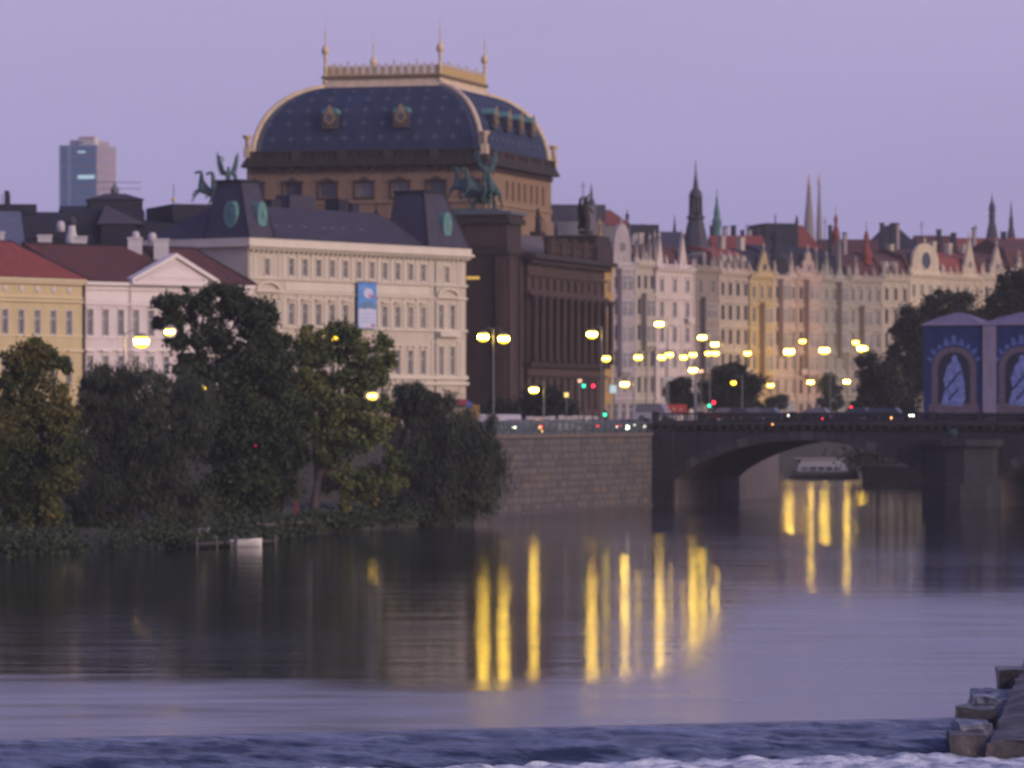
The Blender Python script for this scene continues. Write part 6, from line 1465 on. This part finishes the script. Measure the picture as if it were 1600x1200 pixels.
def lamp(pts, D, label, base=RDZ, s=1.0, dim=False, pole_m=None, ox=None, wide=1.0, weak=False):
    """pts: the lit heads (px,row) of one lamp; pole between them or beside a single head"""
    W = [P(px, py, D) for px, py in pts]
    if len(W) > 1: bx = sum(w.x for w in W) / len(W)
    else: bx = W[0].x + (ox if ox is not None else 1.1)
    top = max(w.z for w in W) + .9; e = empty('street_lamp', Vector((bx, D, base)), 0, label, 'street lamp', 'lit sodium street lamps')
    p = link('pole', polem, e); p.scale = (wide, wide, top - base)
    for w in W:
        lx, lz_ = w.x - bx, w.z - base
        MB().tube([(0, 0, top - base - .3), (lx * .5, 0, top - base + .1), (lx, 0, lz_ + .5 * s)], .045, 5).build('arm', M_metal, e)
        h = link('lamp_head', head_mesh(s, dim, weak), e); h.location = (lx, 0, lz_); c = link('lamp_cap', capm, h); c.location = (0, 0, .34 * s); c.scale = (s, s, s)
    return e
dk = fb  # bridge frame
def on_bridge(px, v=1.6): return (fb.w(fb.s(px, v), v)).y
LD = RDZ
lamp([(755, 526), (787, 529)], 462, 'twin headed street lamp shining before the dark theatre, tallest on the quay corner', s=1.0)
lamp([(221, 533)], 412, 'brightest and largest street lamp, before the white house', s=1.22, ox=-1.6)
lamp([(265, 518)], 425, 'street lamp half hidden by the tall dark tree, beside the largest lamp', s=.8)
lamp([(512, 526), (523, 529)], 450, 'lamp pair glimmering through the olive tree top', s=.62, dim=True)
lamp([(320, 607)], 440, 'dim amber lamp seen deep inside the tall tree', s=.50, dim=True)
lamp([(582, 618)], 445, 'low lamp shining just above the wide dark willow', s=.85, weak=True)
lamp([(834, 609)], 490, 'single low lamp at the foot of the dark theatre', s=.85)
lamp([(925, 522)], 500, 'bright tall lamp before the orange-lit house', s=1.0)
lamp([(947, 560)], 585, 'lamp lower right of the bright one before the orange-lit house', s=.95, weak=True)
lamp([(976, 600)], 560, 'low lamp beside the white sign before the lilac house', s=.9)
lamp([(997, 558)], 610, 'lamp before the spiked gables, alone at middle height', s=.95, weak=True)
lamp([(1030, 506)], 600, 'highest lamp of all, before the pinkish white house', s=1.0)
lamp([(1034, 558), (1046, 554)], 630, 'touching lamp pair below the highest lamp', s=.95, weak=True)
lamp([(1068, 558), (1083, 554)], 650, 'lamp pair just left of the cluster under the belfry', s=.9, weak=True)
lamp([(1097, 527)], 640, 'upper lamp of the cluster under the belfry', s=1.0)
lamp([(1117, 538)], 660, 'lamp immediately above the merged pair', s=.95)
lamp([(1107, 552), (1118, 552)], 680, 'merged lamp pair under the beige house', s=.9, weak=True)
lamp([(1083, 578)], 498, 'globe on top of the pale tall mast at the bridge head', base=8.6, s=.8, ox=.25, wide=2.2)
lamp([(1168, 552)], 835, 'lamp before the ochre yellow house', s=1.1, weak=True)
lamp([(1146, 598)], 560, 'amber lamp in front of the large dark tree', base=RDZ, s=.6, dim=True)
lamp([(1204, 602)], 845, 'low lamp under the yellow house, leftmost of three low ones', s=1.0, weak=True)
lamp([(1266, 597)], 858, 'low lamp under the curved gable house, middle of three low ones', s=1.0)
lamp([(1323, 596)], 865, 'low lamp under the dark red spire, rightmost of three low ones', s=1.05)
lamp([(1233, 549)], 852, 'larger lamp on the far quay under the dark dome turret', s=1.65)
lamp([(1254, 533)], 855, 'small white lamp upper right of the larger quay lamp', s=1.0, weak=True)
lamp([(1288, 547)], 855, 'lamp on the far quay under the red onion turret', s=1.6)
lamp([(1337, 535)], 872, 'small white lamp under the slender red spire', s=1.05, weak=True)
lamp([(1347, 544)], 866, 'lamp on the far quay touching the small white one', s=1.6)
lamp([(1397, 541), (1409, 543)], 760, 'small yellow lamp pair against the dark island trees', s=.75, dim=True, base=2.6)
lamp([(1428, 549)], 760, 'faint orange lamp by the left wrapped pavilion', s=.45, dim=True, base=2.6)

# ---------------------------------------------------------------- traffic lights, signs, hoardings
def signal(px, D, lamps, label, base=RDZ):
    top = P(px, min(r for r, c in lamps), D).z - base
    e = empty('traffic_light', Vector((X(px, D), D, base)), 0, label, 'traffic light'); MB().lathe([(.07, 0), (.05, top + .5)], seg=7).build('pole', M_iron, e)
    for r, c in lamps:
        z = P(px, r, D).z - base; h = MB().box(-.2, .2, -.32, -.08, z - .55, z + .55).build('signal_head', M_iron, e)
        MB().lathe([(.19, 0), (.16, .08), (.05, .11)], seg=10).build('lens', c, h, (0, -.32, z)).rotation_euler = (PI / 2, 0, 0)
signal(912, 480, [(603, M_grn_l)], 'traffic light showing green before the dark theatre'); signal(927, 481, [(603, M_red_l)], 'traffic light showing red next to the green one')
signal(945, 484, [(648, M_grn_l)], 'low traffic light showing green near the parked cars', base=RDZ); signal(1108, 497, [(634, M_grn_l)], 'green traffic light in front of the large dark tree', base=8.4); signal(1115, 497, [(629, M_red_l)], 'red traffic light in front of the large dark tree', base=8.4)
def sign(px, py, D, w_, h_, m_, label, base=RDZ, cat='sign'):
    z = P(px, py, D).z - base; e = empty('street_sign', Vector((X(px, D), D, base)), 0, label, cat); MB().lathe([(.05, 0), (.04, z + h_ / 2)], seg=6).build('pole', M_metal, e); MB().box(-w_ / 2, w_ / 2, -.1, -.05, z - h_ / 2, z + h_ / 2).build('plate', m_, e); return e
M_sgn = mat('sign_white', (0.6, 0.6, 0.62), .5); 
sign(958, 608, 520, .8, .9, glow('backlit_pale_sign', (0.55, 0.72, 0.75), .6), 'pale backlit square sign left of the low lamp'); sign(1045, 592, 600, .9, .5, M_sgn, 'small white direction sign before the dark round tree'); sign(733, 632, 470, .5, .6, mat('sign_blue', (0.05, 0.12, 0.4), .5), 'small blue round sign by the palace corner')
sign(1234, 635, 845, 2.0, 1.9, mat('clock_face_white', (0.5, 0.52, 0.5), .5), 'pale round-topped panel beside the bridge roadway', base=RDZ)
sign(885, 617, 500, .5, .5, glow('yellow_small_light', (0.9, 0.65, 0.2), 1.2), 'tiny yellow sign light before the theatre base'); sign(906, 595, 498, .45, .35, glow('peach_small_light', (1, .6, .4), 1.0), 'tiny peach coloured light above the green signal'); sign(1095, 580, 505, .6, .35, glow('peach_small_light', (1, .6, .4), 1.0), 'tiny peach light right of the pale mast', base=8.4)
# red hoarding by the bridge head
e = empty('red_hoarding', Vector((X(1036, 503), 503, 8.4)), -.1, 'red advertising panel with pale patches above the bridge head', 'hoarding')
hw = X(1073, 503) - X(1036, 503); z0, z1 = P(1050, 648, 503).z - 8.4, P(1050, 632, 503).z - 8.4
MB().box(0, hw, 0, .25, z0, z1).build('panel', mat('hoarding_red', (0.42, 0.055, 0.05), .6, .15), e)
for x in (.1, hw - .25): MB().box(x, x + .15, .05, .2, 0, z0).build('leg', M_metal, e)
for k in range(3): MB().lathe([(.22, 0), (.2, .03)], seg=12).build('printed_disc', mat('hoarding_pale_disc', (0.5, 0.25, 0.2), .6), e, (.45 + k * .75, -.01, (z0 + z1) / 2)).rotation_euler = (PI / 2, 0, 0)
# white site panels
M_hp = mat('white_panel', (0.55, 0.50, 0.52), .7, .15, 1)
def hoard(pa, pb, ra, D, label, base=RDZ, n=4, roofed=False):
    x0, x1 = X(pa, D), X(pb, D); z1 = P(pa, ra, D).z - base; e = empty('site_hoarding', Vector((x0, D, base)), 0.03, label, 'hoarding'); w_ = (x1 - x0) / n
    for i in range(n):
        MB().box(i * w_ + .03, (i + 1) * w_ - .03, 0, .06, .15, z1 - random.random() * .1).build('panel', M_hp, e); MB().box(i * w_ - .03, i * w_ + .03, .06, .15, 0, z1).build('post', M_metal, e)
    return e
hoard(822, 868, 650, 500, 'white fence panels left of the parked red lights'); hoard(872, 935, 649, 505, 'white fence panels right of the first set', n=6); hoard(1020, 1046, 648, 499, 'white panels left of the bridge head', base=8.4, n=3); hoard(1076, 1126, 648, 500, 'white panels right of the pale mast', base=8.4, n=5)
# white sloping tent roof by the palace corner
e = empty('market_tent', Vector((X(748, 470), 470, RDZ)), .05, 'pale sloping tent roof at the quay corner behind the willow', 'tent')
tl = X(815, 470) - X(748, 470); MB().xprism([(0, 1.4), (1.6, 2.0), (3.2, 1.4), (3.2, 1.3), (0, 1.3)], 0, tl).build('canopy', M_hp, e)
for x in (.1, tl - .2):
    for y in (.1, 3.0): MB().box(x, x + .1, y, y + .1, 0, 1.35).build('leg', M_metal, e)
MB().box(.1, tl - .1, 3.05, 3.1, 0, 1.3).build('back_sheet', M_hp, e)
e = empty('phone_kiosk', Vector((X(742, 474), 474, RDZ)), 0, 'small yellow box cabinet by the palace corner', 'cabinet'); MB().box(-.5, .5, -.3, .3, 0, P(742, 633, 474).z - RDZ).build('body', mat('kiosk_yellow', (0.28, 0.17, 0.05), .7), e); MB().box(-.42, .42, -.33, -.3, .3, 1.6).build('door', mat('kiosk_brown', (0.15, 0.09, 0.04), .7), e)

# ---------------------------------------------------------------- cars
CM = {}
def car(px, D, base, rz, col, label, van=False, front=True, lights=True, group='cars on the quay and the bridge', lit_l=True):
    e = empty('parked_car', Vector((X(px, D), D, base)), rz, label, 'van' if van else 'car', group)
    m_ = mat('car_paint_%s' % '_'.join('%02d' % int(c * 99) for c in col), col, .3, .05, 1, bump=0)
    L_, W_ = (4.9, 1.9) if van else (4.2, 1.7)
    lo = [(-L_ / 2, .3), (-L_ / 2 + .05, .8), (-L_ / 2 + .1, .88), (L_ / 2 - 1.2, .92), (L_ / 2 - .1, .75), (L_ / 2, .55), (L_ / 2 - .02, .28)] 
    up = [(-L_ / 2 + .12, .9), (-L_ / 2 + .25, 1.95), (L_ / 2 - 1.6, 1.98), (L_ / 2 - .95, .92)] if van else [(-L_ / 2 + .25, .9), (-L_ / 2 + .75, 1.42), (.45, 1.46), (L_ / 2 - 1.15, .92)]
    b = MB().yprism(lo, -W_ / 2, W_ / 2).build('body', m_, e)
    cb = MB(); n = len(up); ins = .14
    cb.add([(x, -W_ / 2 + (.02 if z < 1 else ins), z) for x, z in up] + [(x, W_ / 2 - (.02 if z < 1 else ins), z) for x, z in up], [(i, n + i, n + (i + 1) % n, (i + 1) % n) for i in range(n)] + [tuple(range(n)), tuple(range(2 * n - 1, n - 1, -1))])
    c = cb.build('cabin', m_, e)
    zt = 1.36 if not van else 1.8
    for s in (-1, 1): 
        x_ = [(x * .9, z * .985 if z > 1 else z + .05) for x, z in up]
        MB().add([(x, s * (W_ / 2 - (.015 if z < 1 else ins - .015)), z) for x, z in x_], [(0, 1, 2, 3)]).build('side_window', M_glass, e)
    (xa_, za_), (xb_, zb_) = up[3], up[2]; MB().add([(xa_ - .02, -W_ / 2 + .1, za_ + .05), (xa_ - .02, W_ / 2 - .1, za_ + .05), (xb_ + .03, W_ / 2 - .2, zb_ - .03), (xb_ + .03, -W_ / 2 + .2, zb_ - .03)], [(0, 1, 2, 3)]).build('windscreen', M_glass, e)
    (xa_, za_), (xb_, zb_) = up[0], up[1]; MB().add([(xa_ - .02, -W_ / 2 + .1, za_ + .05), (xa_ - .02, W_ / 2 - .1, za_ + .05), (xb_ - .03, W_ / 2 - .2, zb_ - .03), (xb_ - .03, -W_ / 2 + .2, zb_ - .03)], [(0, 3, 2, 1)]).build('rear_window', M_glass, e)
    if 'w' not in CM:
        CM['w'] = MB().lathe([(.32, 0), (.33, .05), (.33, .18), (.28, .2)], seg=14).mesh('wheel', mat('tyre', (.02, .02, .02), .9)); CM['h'] = MB().lathe([(.19, 0), (.16, .03)], seg=10).mesh('rim', M_metal)
    for sx in (-1.3, 1.35):
        for s in (-1, 1):
            w_ = link('wheel', CM['w'], e); w_.location = (sx, s * (W_ / 2 - .15), .33); w_.rotation_euler = (-s * PI / 2, 0, 0); h = link('rim', CM['h'], w_); h.location = (0, 0, .2)
    for s in (-1, 1):
        MB().box(L_ / 2 - .08, L_ / 2 + .02, s * .6 - .16, s * .6 + .16, .56, .70).build('headlight', M_wht_l if lights and front else M_glass, e)
        MB().box(-L_ / 2 - .03, -L_ / 2 + .08, s * .62 - .14, s * .62 + .14, .62, .80).build('tail_light', M_red_l if lights and not front else mat('red_lens', (.2, .01, .01), .4), e)
    return e
q = math.radians(-110)      # pointing to the viewer
car(806, 470, RDZ, q, (.05, .06, .08), 'dark car with one lit headlamp nearest the willow')
car(848, 478, RDZ, q + PI, (.04, .04, .05), 'dark car braking with red lights beside the white panels', front=False)
car(828, 486, RDZ, q + PI, (.10, .10, .12), 'grey car with tail lights just left of the braking one', front=False)
car(876, 482, RDZ, .3, (.35, .35, .38), 'silver car without lights by the quay railing', lights=False)
car(905, 490, RDZ, .2, (.03, .03, .04), 'black car without lights in front of the theatre end', lights=False)
car(935, 494, RDZ, q + PI, (.06, .05, .06), 'dark car with small red tail lights left of the bright headlamps', front=False)
car(966, 492, RDZ, q + PI, (.15, .03, .03), 'dark red car with tail lights next to the bright headlamps', front=False)
car(983, 488, RDZ, q, (.05, .06, .09), 'dark car with bright white headlamps near the bridge head')
car(1004, 497, RDZ, q + .1, (.3, .3, .33), 'white car with small headlamps beside the bridge corner', lights=True)
for px, col, fr0, lb, vn in ((1025, (.45, .45, .47), True, 'white van at the bridge head', True), (1130, (.2, .03, .03), False, 'red car on the bridge right of the traffic lights', False), (1152, (.2, .03, .04), False, 'second red car on the bridge, right of the first', False),
                         (1178, (.05, .08, .14), False, 'dark blue car on the bridge under the ochre house', False), (1205, (.04, .05, .07), True, 'dark car with one small white lamp on the bridge', False), (1270, (.03, .03, .035), False, 'black car on the bridge under the curved gable', False),
                         (1335, (.04, .04, .05), False, 'dark car with red tail lights on the bridge', False), (1368, (.05, .06, .09), False, 'long dark car left of the faint orange light', False), (1395, (.04, .05, .07), True, 'dark car with an orange lamp nearest the pavilions', False)):
    v = 3.2; pt = fb.w(fb.s(px, v), v)
    car(px, pt.y, ztop + .40, fb.ang + (0 if fr0 else PI), col, lb, van=vn, front=fr0, lights=px in (1205, 1395))
for (px, py, D, m_, s, lb) in ((808, 681, 466, M_wht_l, .22, 'bright yellow white headlamp on a post nearest the willow'), (844, 668, 476, M_org_l, .24, 'orange warning lamp, upper of two beside the red light'), (849, 673, 476, M_org_l, .22, 'orange warning lamp, lower of two beside the red light'), (852, 663, 477, M_red_l, .22, 'red warning lamp above the orange pair'),
                            (827, 684, 470, M_org_l, .10, 'tiny dim orange lamp by the railing'), (934, 666, 486, M_red_l, .14, 'small red warning lamp mid quay'), (967, 665, 486, M_red_l, .2, 'red warning lamp left of the white one'), (980, 668, 486, M_wht_l, .3, 'bright white floodlight by the bridge head'), (990, 664, 487, M_wht_l, .14, 'small white lamp right of the floodlight'),
                            (1024, 640, 500, M_wht_l, .13, 'small white lamp left of the red hoarding'), (1207, 663, 484, M_org_l, .08, 'tiny peach lamp on the bridge parapet'), (1284, 654, 484, M_red_l, .12, 'small red lamp on the bridge under the onion turret'), (1330, 636, 520, M_red_l, .14, 'small red lamp above the bridge road'), (1393, 653, 483, M_org_l, .12, 'small orange lamp on the bridge by the island tree'),
                            (345, 704, 400, M_red_l, .1, 'tiny red lamp between the left trees'), (399, 697, 404, M_red_l, .1, 'tiny red lamp right of the other in the trees'), (453, 697, 420, M_wht_l, .12, 'tiny white lamp seen behind the curving trunk'), (416, 710, 415, M_grn_l, .14, 'tiny greenish lamp under the tall tree')):
    p = P(px, py, D); gz_ = (RDZ if px < 1012 or D > 515 else ztop + .4)
    if p.z < gz_ + .2: gz_ = p.z - .6
    e = empty('warning_lamp', Vector((p.x, p.y, gz_)), 0, lb, 'lamp'); MB().lathe([(.04, 0), (.03, p.z - gz_)], seg=5).build('post', M_iron, e)
    MB().lathe([(s * .2, -s * .8), (s, -s * .3), (s, s * .3), (s * .2, s * .8)], 0, 0, p.z - gz_, 8).build('lens', m_, e)
hz_ = MB().box(-1900, 1900, -60, 2900, -2.4, 150); ho = hz_.build('haze', None if False else bpy.data.materials.new('evening_haze'))
hm = ho.data.materials[0]; hm.use_nodes = True; hm.node_tree.nodes.clear(); _o = hm.node_tree.nodes.new('ShaderNodeOutputMaterial'); _v = hm.node_tree.nodes.new('ShaderNodeVolumePrincipled')
_v.inputs['Color'].default_value = (1, 1, 1, 1); _v.inputs['Density'].default_value = 0.00011; hm.node_tree.links.new(_v.outputs[0], _o.inputs['Volume'])
tag(ho, 'thin evening haze over the river and the town', 'haze', kind='stuff')
print('tris', sum(len(o.data.polygons) for o in sc.objects if o.type == 'MESH'), 'objects', len(sc.objects))
